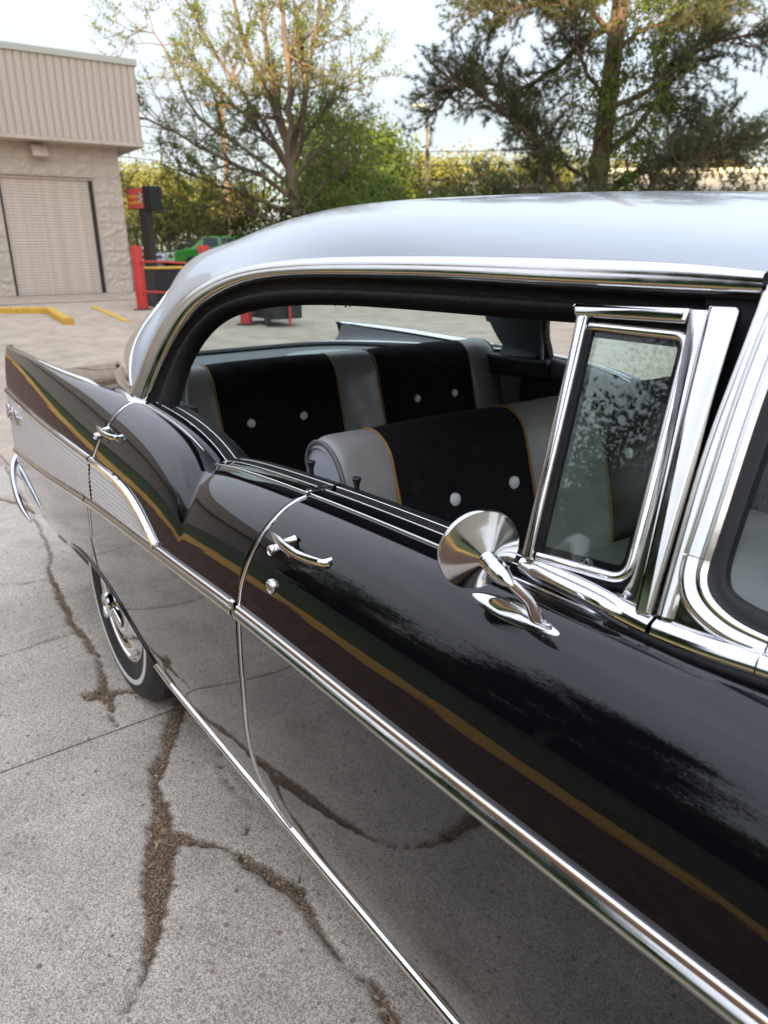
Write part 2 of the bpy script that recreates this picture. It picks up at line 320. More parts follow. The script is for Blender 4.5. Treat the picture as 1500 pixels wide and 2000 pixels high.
ROLLUP = mat('rollup_door_metal', (.68, .58, .51), .45, build=noisecol(2.5, (.53, .455, .385), (.68, .585, .50), lo=.28, hi=.6, stretch=(1, 1.5, .25)))
REDP = mat('red_paint', (.58, .035, .03), .45, build=noisecol(4, (.50, .03, .028), (.64, .05, .04)))
DARKBROWN = mat('dark_bronze', (.035, .028, .027), .5)
BLKBOX = mat('black_box', (.012, .013, .016), .5)
SIGNRED = mat('sign_red', (.62, .10, .08), .4)
SIGNYEL = mat('sign_yellow', (.80, .48, .04), .5)
SIGNWHITE = mat('sign_white', (.75, .75, .73), .5)
WOODPOLE = mat('utility_pole_wood', (.28, .17, .10), .9)
WHITEWALLB = mat('pale_wall', (.27, .28, .30), .8)
GREENCAR = mat('green_car_paint', (.04, .26, .03), .25, coat=.8)
SILVERCAR = mat('silver_car_paint', (.45, .50, .58), .25, coat=.8)
DARKCAR = mat('dark_car_paint', (.02, .02, .025), .25, coat=.8)
ORANGECAR = mat('orange_car_paint', (.55, .10, .03), .3, coat=.6)
CARGLASS = mat('dark_car_glass', (.02, .025, .03), .08)
def leafmat(name, c1, c2, trans=.35):
    m = bpy.data.materials.new(name); m.use_nodes = True; t = m.node_tree; t.nodes.clear(); o = _n(t, 'ShaderNodeOutputMaterial')
    g = _n(t, 'ShaderNodeNewGeometry'); r = _n(t, 'ShaderNodeValToRGB'); r.color_ramp.elements[0].color = (*c1, 1); r.color_ramp.elements[1].color = (*c2, 1)
    t.links.new(g.outputs['Random Per Island'], r.inputs['Fac'])
    d = _n(t, 'ShaderNodeBsdfDiffuse'); tl = _n(t, 'ShaderNodeBsdfTranslucent'); mx_ = _n(t, 'ShaderNodeMixShader', Fac=trans)
    t.links.new(r.outputs['Color'], d.inputs['Color']); t.links.new(r.outputs['Color'], tl.inputs['Color']); t.links.new(d.outputs['BSDF'], mx_.inputs[1]); t.links.new(tl.outputs['BSDF'], mx_.inputs[2]); t.links.new(mx_.outputs['Shader'], o.inputs['Surface'])
    MATS[name] = m; return m
LEAFA = leafmat('spring_leaves', (.11, .17, .035), (.25, .30, .07))
LEAFB = leafmat('green_leaves', (.08, .125, .028), (.18, .24, .06))
LEAFC = leafmat('yellow_green_leaves', (.18, .20, .055), (.36, .35, .13))
LEAFD = leafmat('dark_leaves', (.02, .045, .012), (.06, .10, .025))
LEAFE = leafmat('brown_green_leaves', (.14, .14, .045), (.27, .23, .10))
NEEDLE = leafmat('pine_needles', (.07, .09, .045), (.18, .205, .105), .35)
BARK = mat('grey_brown_bark', (.17, .125, .09), .95, build=noisecol(5, (.09, .07, .052), (.24, .18, .13), bump=1, bscale=14, bdist=.04, stretch=(1, 1, .25)))
BARKP = mat('pine_bark', (.13, .085, .06), .95, build=noisecol(4, (.06, .045, .036), (.20, .13, .095), bump=1, bscale=8, bdist=.06, stretch=(1, 1, .35)))

# ------------------------------------------------------------------ ground and pavement
def gz(x): return .024*np.clip(-2.5-np.asarray(x, float), 0, 57)
def sheet(name, x0, x1, y0, y1, dz, m, nx=60, ny=4, kind='structure'):
    xs = np.linspace(x0, x1, nx); ys = np.linspace(y0, y1, ny)
    G = np.array([[(x, y, float(gz(x))+dz) for y in ys] for x in xs])
    return tag(grid(name, G, m), kind=kind)
sheet('ground', -260, 120, -200, 220, -.055, GRASS, 300, 6)
sheet('lot_base', -24.5, 12, -1.60, 60, -.016, SOIL, 80, 3)
sheet('mulch_bed', -60, 30, -3.2, -1.545, -.010, MULCH, 80, 3)
sheet('lawn', -60, 40, -24, -3.3, .004, GRASS, 90, 4)
sheet('road', -60, -13, -24, -8.5, .016, ASPH, 60, 3)
sheet('far_parking_lot', -62, -24.4, 6.9, 60, -.02, ASPH, 50, 3)

CR = {  # crack centre lines on the pavement and half widths
 'main': ([(.02,-.70),(.105,-.744),(.198,-.803),(.289,-.86),(.338,-.885),(.411,-.936),(.464,-.974),(.532,-.987),(.597,-.997),(.647,-1.023),(.703,-1.036),(.761,-1.067),(.808,-1.082),(.858,-1.112),(.91,-1.134),(.956,-1.158),(.99,-1.173),(1.021,-1.191),(1.062,-1.227),(1.083,-1.261),(1.087,-1.296),(1.12,-1.42),(1.10,-1.6),(1.2,-1.85),(1.18,-2.1)],
          [.016,.024,.024,.020,.009,.019,.009,.014,.020,.034,.040,.034,.031,.026,.017,.015,.010,.005,.003,.003,.004,.012,.02,.016,.008]),
 'branch': ([(.687,-1.014),(.739,-.974),(.778,-.929),(.844,-.898),(.903,-.879),(.977,-.857),(1.025,-.843),(1.085,-.844),(1.148,-.849),(1.224,-.852),(1.284,-.841),(1.333,-.831),(1.379,-.84),(1.423,-.848),(1.55,-.84),(1.8,-.86)],
          [.024,.012,.006,.005,.012,.017,.015,.012,.007,.004,.004,.007,.012,.014,.01,.006]),
 'left': ([(-4.3,-.55),(-3.3,-.66),(-2.288,-.715),(-1.538,-.781),(-1.305,-.846),(-.885,-.88),(-.692,-.898),(-.527,-.893),(-.355,-.893),(-.198,-.92),(-.087,-.944),(.042,-.961),(.136,-.974)],
          [.004,.005,.005,.007,.006,.013,.008,.011,.006,.008,.019,.007,.004]),
 'a': ([(-.579,-1.45),(-.579,-1.183),(-.582,-1.076),(-.592,-.943),(-.60,-.90)], [.004,.004,.005,.006,.006]),
 'c3': ([(-.10,-1.0),(-.077,-.947),(-.051,-.887),(-.009,-.822),(.06,-.70)], [.02,.028,.008,.010,.010]),
 'c4': ([(-1.45,-1.5),(-1.288,-1.059),(-1.215,-.966),(-1.21,-.868)], [.004,.004,.005,.006]),
 'c5': ([(-3.4,-1.0),(-2.677,-.816),(-2.486,-.737),(-2.282,-.708)], [.012,.010,.012,.010]),
 'fine': ([(.40,-.70),(.469,-.784),(.59,-.808),(.677,-.795),(.746,-.80),(.80,-.86)], [.0015,.002,.002,.002,.002,.002]),
 'r1': ([(1.18,-2.1),(.7,-2.25),(.35,-2.6),(.1,-2.7),(-.4,-2.5),(-1.0,-2.75),(-1.5,-2.6),(-2.2,-2.9),(-3.2,-2.8)], [.012,.02,.03,.02,.012,.02,.015,.01,.01]),
 'r2': ([(1.18,-2.1),(1.5,-2.4),(1.9,-2.45),(2.3,-2.9),(2.8,-3.1),(3.4,-3.6)], [.02,.03,.02,.025,.012,.01]),
 'r3': ([(-.579,-1.45),(-.7,-1.9),(-.5,-2.2),(-.4,-2.5)], [.004,.008,.006,.006]),
 'r4': ([(-1.45,-1.5),(-1.4,-1.9),(-1.7,-2.3),(-1.5,-2.6)], [.004,.008,.006,.006]),
 'r5': ([(1.8,-.86),(2.3,-1.2),(2.9,-1.1),(3.6,-1.5)], [.006,.015,.02,.01]),
}
def vnoise(x, y, f, seed=0):
    return (np.sin(x*f*1.7+seed)*np.cos(y*f*1.3+seed*2.1)+.6*np.sin(x*f*3.1+y*f*2.7+seed*.7)+.4*np.cos(x*f*6.3-y*f*5.1+seed*1.9)+.3*np.sin(x*f*11.3+y*f*13.1))/2.3
def crackfield(X, Y):
    """returns depth 0..1 (1 = bottom of crack) for arrays X, Y"""
    D = np.zeros(X.shape)
    wx = .012*vnoise(X, Y, 14, 1)+.005*vnoise(X, Y, 45, 2); wy = .012*vnoise(X, Y, 14, 5)+.005*vnoise(X, Y, 45, 7)
    for pts, ws in CR.values():
        for (a, b), wa, wb in zip(zip(pts[:-1], pts[1:]), ws[:-1], ws[1:]):
            big = max(wa, wb); am = min(1, big/.010)
            px, py = X+wx*am-a[0], Y+wy*am-a[1]; ex, ey = b[0]-a[0], b[1]-a[1]; L2 = ex*ex+ey*ey
            t = np.clip((px*ex+py*ey)/L2, 0, 1); d = np.hypot(px-t*ex, py-t*ey); w = wa+(wb-wa)*t
            D = np.maximum(D, np.clip((w+.004-d)/.007, 0, 1))
    return D
XJ = [.145-3.605*k for k in range(6, -3, -1)]; XJ[0] = -21.8
YJ = [-1.56, -.62]+[-.62+3.42*k for k in range(1, 11)]
pave = bpy.data.objects.new('pavement', None); COL.objects.link(pave); tag(pave, kind='structure')
SLABM = {}
def slab(x0, x1, y0, y1, hi):
    g = .0028
    if hi:
        nx = int((x1-x0)/.0125); ny = int((y1-y0)/.0125)
    else: nx, ny = 12, 10
    ex = np.array([0, .004, .012]); fx = lambda a, b, n: np.unique(np.r_[a+g+ex, np.linspace(a+.03, b-.03, n), b-g-ex])
    xs = fx(x0, x1, nx); ys = fx(y0, y1, ny); X, Y = np.meshgrid(xs, ys, indexing='ij'); Zz = gz(X)
    edge = np.minimum.reduce([X-x0-g, x1-g-X, Y-y0-g, y1-g-Y]); 
    Zz = Zz-np.clip((.012-edge)/.012, 0, 1)**2*.006+.0025*vnoise(X, Y, 1.1, 3)*np.clip(edge/.3, 0, 1)
    if hi:
        D = crackfield(X, Y); Zz = Zz-.014*D+D*.006*np.abs(vnoise(X, Y, 60, 9)) + .0006*vnoise(X, Y, 90, 4)
    V = np.stack([X, Y, Zz], -1)
    # skirt
    ring = [(i, 0) for i in range(len(xs))]+[(len(xs)-1, j) for j in range(1, len(ys))]+[(i, len(ys)-1) for i in range(len(xs)-2, -1, -1)]+[(0, j) for j in range(len(ys)-2, 0, -1)]
    me = gridmesh('concrete_slab', V, True)
    if hi:
        at = me.attributes.new('soil', 'FLOAT', 'POINT'); soil = np.clip(D*2.4-.9, 0, 1)
        at.data.foreach_set('value', soil.ravel().astype(np.float32))
    o = link('concrete_slab', me, CONC if (x0 > -4 and y1 < 3) else CONCFAR, pave)
    nv = len(xs)*len(ys); sk = [(*V[i, j][:2], V[i, j][2]-.03) for i, j in ring]
    sv = [tuple(V[i, j]) for i, j in ring]+sk; n = len(ring)
    return o
for i in range(len(XJ)-1):
    for j in range(len(YJ)-1):
        slab(XJ[i], XJ[i+1], YJ[j], YJ[j+1], j == 0 and XJ[i] > -4 and XJ[i+1] < 4)

# leaf litter, bark chips and twigs lying in the wide cracks
def litter():
    V, F = [], []; n = 0
    def chip(c, L_, W_, T_, yaw, tilt):
        nonlocal n
        R = Matrix.Rotation(yaw, 3, 'Z') @ Matrix.Rotation(tilt, 3, 'Y')
        pts = [(-L_, 0, 0), (0, -W_, T_), (L_, 0, 0), (0, W_, T_), (0, 0, T_*2.2)]
        V.extend([tuple(R @ Vector(p)+Vector(c)) for p in pts]); F.extend([(n, n+1, n+4), (n+1, n+2, n+4), (n+2, n+3, n+4), (n+3, n, n+4)]); n += 5
    for key, (pts, ws) in CR.items():
        if key == 'fine': continue
        for (a, b), wa, wb in zip(zip(pts[:-1], pts[1:]), ws[:-1], ws[1:]):
            L_ = math.hypot(b[0]-a[0], b[1]-a[1]); w = (wa+wb)/2
            if w < .0085: continue
            near = a[1] > -1.6
            k = int(L_*w*(420000 if near else 40000))
            for _ in range(k):
                t = random.random(); ww = wa+(wb-wa)*t
                off = random.gauss(0, .60)*ww if random.random() < .93 else random.gauss(0, 1.5)*ww; nx_, ny_ = -(b[1]-a[1])/L_, (b[0]-a[0])/L_
                x = a[0]+(b[0]-a[0])*t+nx_*off; y = a[1]+(b[1]-a[1])*t+ny_*off
                if y > -.62: continue
                big = random.random()
                l = random.uniform(.0012, .0042) if big < .95 else random.uniform(.005, .012)
                chip((x, y, -.008+.012*random.random()**1.5), l, l*(random.uniform(.05, .16) if random.random() < .6 else random.uniform(.2, .5)), .0008, random.uniform(0, 6.3), random.gauss(0, .35))
    for _ in range(260):   # scattered specks on the slabs
        x, y = random.uniform(-3, 2.2), random.uniform(-1.7, -.65); l = random.uniform(.002, .008)
        chip((x, y, .0025), l, l*random.uniform(.2, .5), .001, random.uniform(0, 6.3), random.gauss(0, .1))
    me = fastmesh('leaf_litter', V, [f for f in F])
    return me
def littermat():
    m = bpy.data.materials.new('litter'); m.use_nodes = True; t = m.node_tree; b = t.nodes['Principled BSDF']; b.inputs['Roughness'].default_value = .8
    g = _n(t, 'ShaderNodeNewGeometry'); r = _n(t, 'ShaderNodeValToRGB'); e = r.color_ramp.elements; e[0].color = (.10, .066, .042, 1); e[1].color = (.70, .58, .42, 1)
    for p_, c_ in ((.3, (.26, .165, .10)), (.55, (.36, .25, .15)), (.8, (.48, .36, .23)), (.93, (.32, .18, .13))):
        q = e.new(p_); q.color = (*c_, 1)
    t.links.new(g.outputs['Random Per Island'], r.inputs['Fac']); t.links.new(r.outputs['Color'], b.inputs['Base Color']); return m
tag(link('leaf_litter', litter(), littermat()), 'brown leaf litter and bark chips packed in the pavement cracks', 'litter', kind='stuff')
# small weeds rooted in the cracks
def weed(x, y, n, s, label):
    V, F = [], []
    for _ in range(n):
        a = random.uniform(0, 6.28); r = random.uniform(0, .03)*s; h = random.uniform(.008, .028)*s; c = Vector((x+r*math.cos(a), y+r*math.sin(a), -.006))
        d = Vector((math.cos(a+random.gauss(0, .8)), math.sin(a+random.gauss(0, .8)), 0)); sd_ = Vector((-d.y, d.x, 0))*random.uniform(.0006, .0016)
        i = len(V); V += [c-sd_, c+sd_, c+d*h*.5+Vector((0, 0, h*.8))+sd_*.8, c+d*h*.5+Vector((0, 0, h*.8))-sd_*.8, c+d*h*1.2+Vector((0, 0, h*.9))]
        F += [(i, i+1, i+2), (i, i+2, i+3), (i+3, i+2, i+4)]
    tag(link('weed', fastmesh('weed', V, F), LEAFB), label, 'weed', 'weeds in the pavement cracks')
weed(-.10, -.96, 45, .7, 'small weed tuft in the crack just behind the rear tyre')
weed(1.02, -.835, 26, .7, 'small green weed in the crack near the bottom of the picture')
weed(.86, -.895, 20, .5, 'mossy weed where the wide crack forks')
weed(.02, -.86, 20, .6, 'small weed under the front of the rear tyre')

# ================================================================== THE CAR
car = thing('car', (0, 0, 0), 'black 1950s hardtop car with white roof, tail fins and chrome on cracked concrete', 'car')
KX = .685
_zbR = nspl([-1.32, -.8, -.3, .07, .25, .42, .54, .61, .66, .70], [1.046, 1.041, 1.029, 1.022, 1.014, 1.002, .985, .968, .950, .930])
_zbF = nspl([.66, .70, .76, .85, 1.0, 1.2, 1.5, 1.8, 2.1, 2.7, 3.3, 3.75], [.934, .942, .951, .960, .970, .979, .987, .992, .996, .998, .99, .95])
def zb(x):
    x = np.asarray(x, float); k = .010
    a, b = _zbR(np.clip(x, -1.32, .70)), _zbF(np.clip(x, .66, 3.75))
    a = np.where(x > .70, a-(x-.70)*.8, a); b = np.where(x < .66, b-(.66-x)*.25, b)
    return np.where(x < .45, a, np.where(x > .95, b, (a+b+np.sqrt((a-b)**2+k*k*.04))/2))
yb = nspl([-1.32, -.8, -.3, .2, .6, 1.2, 1.8, 2.2, 2.7, 3.3, 3.75], [-.850, -.857, -.838, -.805, -.802, -.802, -.802, -.80, -.79, -.76, -.70])
ym = nspl([-1.32, -.9, -.5, 0, .5, 1.1, 1.7, 2.2, 2.7, 3.3, 3.75], [-.893, -.908, -.921, -.931, -.937, -.940, -.940, -.937, -.930, -.905, -.85])
zs = nspl([-1.32, -.9, -.46, .07, .55, .84, 1.08, 1.45, 1.9, 2.2, 2.7], [.600, .628, .665, .715, .742, .754, .764, .768, .774, .780, .790])
zu = pch([-1.32, -.9, -.3, .15, .30, .40, .47, .53, .58, .615, .64], [.862, .852, .848, .848, .846, .838, .826, .808, .786, .768, .757])   # upper side moulding
def zbot(x):
    x = np.asarray(x, float)
    base = np.where(x < -.115, np.interp(x, [-1.3, -.9, -.6, -.40, -.115], [.345, .370, .402, .430, .44]), .245)
    t2 = 1-((x-2.90)/.45)**2; base = np.where(t2 > 0, np.maximum(base, .245+.26*np.sqrt(np.clip(t2, 0, None))), base)
    c, hw = -.115, .495
    t = 1-((x-c)/hw)**2
    arch = .245+.235*np.sqrt(np.clip(t, 0, None))
    return np.maximum(base, np.where(t > 0, arch, 0))
NSE = 2.08
def sect(x, v):
    """point of the right body side; v 0 = belt edge, 1 = side moulding line, 2 = bottom edge"""
    x = np.asarray(x, float); v = np.broadcast_to(np.asarray(v, float), x.shape)
    up = np.clip(v, 0, 1); th = up*math.pi/2
    cy = np.sin(th)**(2/NSE); cz = np.cos(th)**(2/NSE)
    xs_ = x-.10*np.clip(cy/.75, 0, 1)*np.exp(-((x-.72)/.35)**2)
    zt = zb(xs_); Z0 = zs(x); Y0, Y1 = yb(x), ym(x)
    y = Y0+(Y1-Y0)*cy; z = Z0+(zt-Z0)*cz
    lo = np.clip(v-1, 0, 1); zB = zbot(x)
    zl = Z0+(zB-Z0)*lo; dep = np.clip((Z0-zl)/(Z0-.245), 0, 1)
    yl = Y1+.068*dep**3.6
    return np.stack([x, np.where(v > 1, yl, y), np.where(v > 1, zl, z)], -1)
def edge_solve(xe, v, x0):
    x = np.full(v.shape, x0, float)
    for _ in range(25): x = .5*x+.5*xe(sect(x, v)[..., 2])
    return x
_xr = pch([.2, .42, .47, .52, .57, .66, .75, .81, .88, .93, .97, 1.0, 1.05], [.02, .02, .01, .0, -.002, .012, .052, .086, .125, .158, .185, .20, .21])
_xf = pch([.20, .245, .28, .32, .36, .42, .57, .714, .786, .85, .887, .92, .95, .975, 1.05], [1.16, 1.110, 1.075, 1.052, 1.042, 1.038, 1.052, 1.060, 1.070, 1.085, 1.095, 1.105, 1.112, 1.115, 1.115])
VU = np.r_[np.linspace(0, 1, 41)**1.0, np.linspace(1, 2, 31)[1:]]
def panel(name, xL, xR, nu, gapL=.0, gapR=.0, parent=car, vv=VU, flange=True):
    v = vv; a = edge_solve(xL, v, xL(.7))+gapL if callable(xL) else np.full(v.shape, xL+gapL); b = edge_solve(xR, v, xR(.7))-gapR if callable(xR) else np.full(v.shape, xR-gapR)
    u = np.linspace(0, 1, nu); X = a[None, :]+(b-a)[None, :]*u[:, None]
    G = sect(X, np.broadcast_to(v, X.shape))
    if flange:
        def off(row, dx): r = row.copy(); r[:, 1] += .022; r[:, 0] += dx; return r
        def off0(row, dx): r = row.copy(); r[:, 1] += .0025; r[:, 0] += dx*.6; return r
        G = np.concatenate([off(G[0], -.0)[None], off0(G[0], -.002)[None], G, off0(G[-1], .002)[None], off(G[-1], .0)[None]], 0)
        bot = G[:, -1].copy(); bot2 = bot.copy(); bot[:, 1] += .006; bot[:, 2] -= .006; bot2[:, 1] += .035; bot2[:, 2] -= .002
        G = np.concatenate([G, bot[:, None], bot2[:, None]], 1)
    return gridmesh(name, G, True), G
def mirrorcopy(o, parent):
    c = o.copy(); COL.objects.link(c); c.parent = parent; c.scale = (1, -1, 1); return c
GAPW = .0035
# quarter panel with tail fin
xq = np.r_[np.linspace(-1.30, -.5, 40), np.linspace(-.49, 0, 40)]
meq, Gq = panel('quarter_panel', -1.30, _xr, 110, 0, GAPW)
quarter = link('quarter_panel', meq, BLACK, car)
quarter_l = mirrorcopy(quarter, car)
# inner face of the fin and shoulder running into the deck
def deckz(x): return .972-.045*np.clip((-.55-np.asarray(x, float))/.75, 0, 1)**1.5
xi = np.linspace(-1.30, .235, 90); Gi = []
for x in xi:
    y0, z0 = float(yb(x)), float(zb(x)); y1 = -.715; z1 = float(deckz(x)); w = min(1, max(0, (.30-x)/.5)); row = []
    for t in np.linspace(0, 1, 16):
        y = y0+(y1-y0)*t; e = (1-(1-t)**2.2) if x > -.3 else (1-(1-t)**3.0)
        row.append((x, y, z0+(z1-z0)*e+.004*math.sin(math.pi*min(1, t*6))*(1 if t < .17 else 0)))
    Gi.append(row)
fin_in = grid('fin_inner_face', Gi, BLACK, quarter)
fin_in_l = fin_in.copy(); COL.objects.link(fin_in_l); fin_in_l.parent = quarter_l
# tail end closing face
te = Gq[2, :, :]; ti = te.copy(); ti[:, 1] = np.maximum(ti[:, 1], -.70)
ti[:, 1] = np.where(te[:, 2] > .925, np.minimum(te[:, 1]+.03, -.80), -.70); ti[:, 0] -= .03
tail = grid('tail_face', np.stack([te, te*.5+ti*.5+np.array([-.035, 0, 0]), ti]), BLACK, quarter)
tl2 = tail.copy(); COL.objects.link(tl2); tl2.parent = quarter_l
# chrome fin cap
px = np.linspace(-1.31, -.08, 60); pth = np.stack([px, yb(px)-.004, zb(px)+.000], 1)
wcap = np.interp(px, [-1.31, -1.0, -.2, -.08], [.55, .9, 1.0, .1])
def fincap(par):
    o = sweep('fin_top_trim', pth, [(-.026, -.006), (-.022, .003), (-.012, .008), (-.002, .0085), (.004, .004), (.006, -.004)], (0, 0, 1), CHROME, par, scale=wcap)
    return o
fc = fincap(quarter); fcl = fc.copy(); COL.objects.link(fcl); fcl.parent = quarter_l
# trunk lid and rear deck
xwb = lambda y: -.86+.80*np.clip(np.abs(y)/.745, 0, 1)**4.6
ys_ = np.linspace(-.716, .716, 49); G = []
for y in ys_:
    xx = np.linspace(-1.31, float(xwb(y))+.03, 30); G.append([(x, y, float(deckz(x))+.012*(1-(y/.716)**2)) for x in xx])
grid('rear_deck', G, BLACK, car)
lidp = [(-1.27, -.60), (-.93, -.60), (-.915, -.585), (-.91, -.56), (-.91, 0), (-.91, .56), (-.915, .585), (-.93, .60), (-1.27, .60)]
lidpts = []
for (a, b) in zip(lidp[:-1], lidp[1:]):
    for t in np.linspace(0, 1, 8, endpoint=False):
        x, y = a[0]+(b[0]-a[0])*t, a[1]+(b[1]-a[1])*t; lidpts.append((x, y, float(deckz(x))+.012*(1-(y/.716)**2)+.001))
sweep('trunk_lid_gap', lidpts, [(-.0035, 0), (0, .0012), (.0035, 0)], (0, 0, 1), JAMB, car, caps=False)
# doors
med, Gd_ = panel('rear_door', _xr, _xf, 130, GAPW, GAPW)
rdoor = link('rear_door', med, BLACK, car)
mef, Gf = panel('front_door', _xf, 2.17, 120, GAPW, GAPW)
fdoor = link('front_door', mef, BLACK, car)
rdoor_l = mirrorcopy(rdoor, car); fdoor_l = mirrorcopy(fdoor, car)
mefe, _ = panel('front_fender', 2.17, 3.75, 110, GAPW, 0); ffen = link('front_fender', mefe, BLACK, car); mirrorcopy(ffen, car)
# dark inner shell just behind the panel gaps
XX, VV = np.meshgrid(np.linspace(-1.2, 2.65, 160), np.linspace(.06, 1.96, 30), indexing='ij'); Gs = sect(XX, VV); Gs[..., 1] += .020
grid('door_jamb', Gs, JAMB, car); 
jl = grid('door_jamb', Gs*np.array([1, -1, 1]), JAMB, car)
# chrome edge guards on the trailing edge of each door
def guard(xe, parent, lo, hi, name='door_edge_guard', w=.0055):
    v = np.linspace(lo, hi, 70); x = edge_solve(xe, v, float(xe(.7)))+GAPW+.002; p = sect(x, v); 
    p2 = sect(x+.003, v); 
    # outward normal estimate from the section curve
    d = np.gradient(p, axis=0); nrm = np.stack([np.zeros(len(v)), d[:, 2], -d[:, 1]], 1); nrm *= np.sign(-(nrm[:, 1]))[:, None]; nrm /= np.linalg.norm(nrm, axis=1)[:, None]
    return sweep(name, p+nrm*.0005, half(w, .0035, 7), nrm, CHROME, parent)
guard(_xf, fdoor, .05, 1.98); guard(_xr, rdoor, .05, 1.5)
hx = np.linspace(2.16, 3.72, 30); grid('hood', [[(x, y, float(zb(x))-.006+.075*(1-(y/float(yb(x)))**2)*min(1, (x-1.9)/.8)-.05*max(0, (x-3.4)/.32)**2) for y in np.linspace(float(yb(x)), -float(yb(x)), 25)] for x in hx], BLACK, car)
link('nose', boxmesh('nose', 3.60, 3.74, -.78, .78, .35, .90, .04), CHROME, car)
# ------------------------------------------------------------------ side mouldings
def sidepath(x0, x1, n, zf, off=0.0, dz=0):
    x = np.linspace(x0, x1, n); z = zf(x)+dz
    y = np.empty(n)
    for i in range(n):
        vv = np.linspace(0, 2, 400); q = sect(np.full(400, x[i]), vv); y[i] = np.interp(-z[i], -q[:, 2], q[:, 1])
    return np.stack([x, y-off, z], 1)
SPEAR = [(-.0165, 0), (-.0165, .004), (-.0145, .0065), (-.011, .0075), (-.0085, .0078), (-.0065, .0095), (-.003, .0125), (.001, .0138), (.005, .0130), (.0085, .0105), (.0110, .0088), (.0135, .0078), (.0155, .005), (.0160, 0)]
for nm, a, b, par in (('side_spear', 1.074, 2.165, fdoor), ('side_spear', .028, 1.058, rdoor), ('side_spear', -1.28, .016, quarter)):
    sweep(nm, sidepath(a, b, 50, zs), SPEAR, (0, -1, 0), STAIN if par is not quarter else STAIN, par, ang=25)
# end collar of the rear door's spear
c = sidepath(1.046, 1.060, 3, zs, -.001); sweep('spear_end_cap', c, [(a*1.12, b*1.12) for a, b in SPEAR], (0, -1, 0), CHROME, rdoor)
UP = [(-.011, 0), (-.010, .006), (-.006, .0105), (0, .012), (.006, .0105), (.010, .006), (.011, 0)]
for a, b, par in ((.100, .636, rdoor), (-1.29, .088, quarter)):
    pth_ = sidepath(a, b, 60, zu); o = sweep('upper_side_moulding', pth_, UP, (0, -1, 0), CHROME, par, ang=25)
    sweep('moulding_lip', pth_+np.array([0, .0, -.015]), half(.007, .006, 6), (0, -1, 0), STAIN, par)
# ribbed silver insert between the mouldings
def insert(xa, xb, n, par):
    xs = np.linspace(xa, xb, n); nr = 19; rows = nr*6+1; G = []
    for x in xs:
        zt, zb_ = float(zu(x))-.010, float(zs(x))+.012
        if zt < zb_+.001: zt = zb_+.001
        vv = np.linspace(0, 2, 300); q = sect(np.full(300, x), vv); zz = np.linspace(zt, zb_, rows)
        H = .022*nr/19; ph = (zz-.60)/.0125
        yy = np.interp(-zz, -q[:, 2], q[:, 1])-.0035-.0022*np.abs(np.sin(math.pi*ph))
        G.append(np.stack([np.full(rows, x), yy, zz], 1))
    return grid('ribbed_insert_panel', G, ALU, par)
insert(.103, .60, 26, rdoor); insert(-1.275, .084, 40, quarter)
# rocker moulding
xr_ = np.linspace(.365, 2.60, 60); q = sect(xr_, np.full(60, 1.985)); sweep('rocker_moulding', np.stack([xr_, q[:, 1]-.001, q[:, 2]-.004], 1), half(.020, .009, 8), (0, -1, -.15), CHROME, car)
xr2 = np.linspace(.39, 2.60, 60); q2 = sect(xr2, np.full(60, 1.94)); 
grid('rocker_panel', [[(x, y_+.012, .255), (x, y_+.02, .215), (x, y_+.10, .19)] for x, y_ in zip(xr_, q[:, 1])], JAMB, car)
# wheel arch lip
xa = np.linspace(-.605, .375, 60); qa = sect(xa, np.full(60, 2.0)); sweep('wheel_arch_lip', qa+np.array([0, .004, -.001]), half(.016, .010, 7), (0, -1, -.3), BLACK, quarter)
# wheel well
Gw = [[(-.12+.42*math.cos(a), y, .33+.16*math.sin(a)) for y in (-.870, -.60)] for a in np.linspace(0, math.pi*.82, 30)]
grid('wheel_well', Gw, JAMB, car)
box('underbody', -1.15, 3.6, -.80, .80, .22, .30, JAMB, car)
# ------------------------------------------------------------------ rear bumper end
for sgn, nm in ((1, 'rear_bumper_end'), (-1, 'rear_bumper_end')):
    bp_ = resample(np.array([(-1.45, -.845, .560), (-1.43, -.885, .520), (-1.38, -.912, .460), (-1.31, -.922, .395), (-1.23, -.920, .340), (-1.15, -.908, .305)])*np.array([1, sgn, 1]), 40)
    sweep(nm, bp_, [(.020, -.02), (.024, 0), (.016, .012), (.004, .018), (-.010, .016), (-.022, .006), (-.024, -.006), (-.018, -.02)], (0, -sgn, .1), CHROME, car, closed=True, scale=np.interp(np.linspace(0, 1, 40), [0, .2, .7, 1], [.8, .8, .6, .25]))
sweep('rear_bumper', resample([(-1.42, -.84, .50), (-1.47, -.78, .50), (-1.50, -.5, .50), (-1.51, 0, .50), (-1.50, .5, .50), (-1.47, .78, .50), (-1.42, .84, .50)], 60), circ(.075, 16, .030), (1, 0, 0), CHROME, car, closed=True)
# script on the quarter panel
tcu = bpy.data.curves.new('script', 'FONT'); tcu.body = 'Bel Air'; tcu.size = .085; tcu.shear = .45; tcu.extrude = .003; tcu.bevel_depth = .0012; tcu.offset = .0008
to = bpy.data.objects.new('script_tmp', tcu); COL.objects.link(to); dg = bpy.context.evaluated_depsgraph_get(); dg.update()
tm = bpy.data.meshes.new_from_object(to.evaluated_get(dg)); bpy.data.objects.remove(to)
so = link('script_badge', tm, CHROME, quarter)
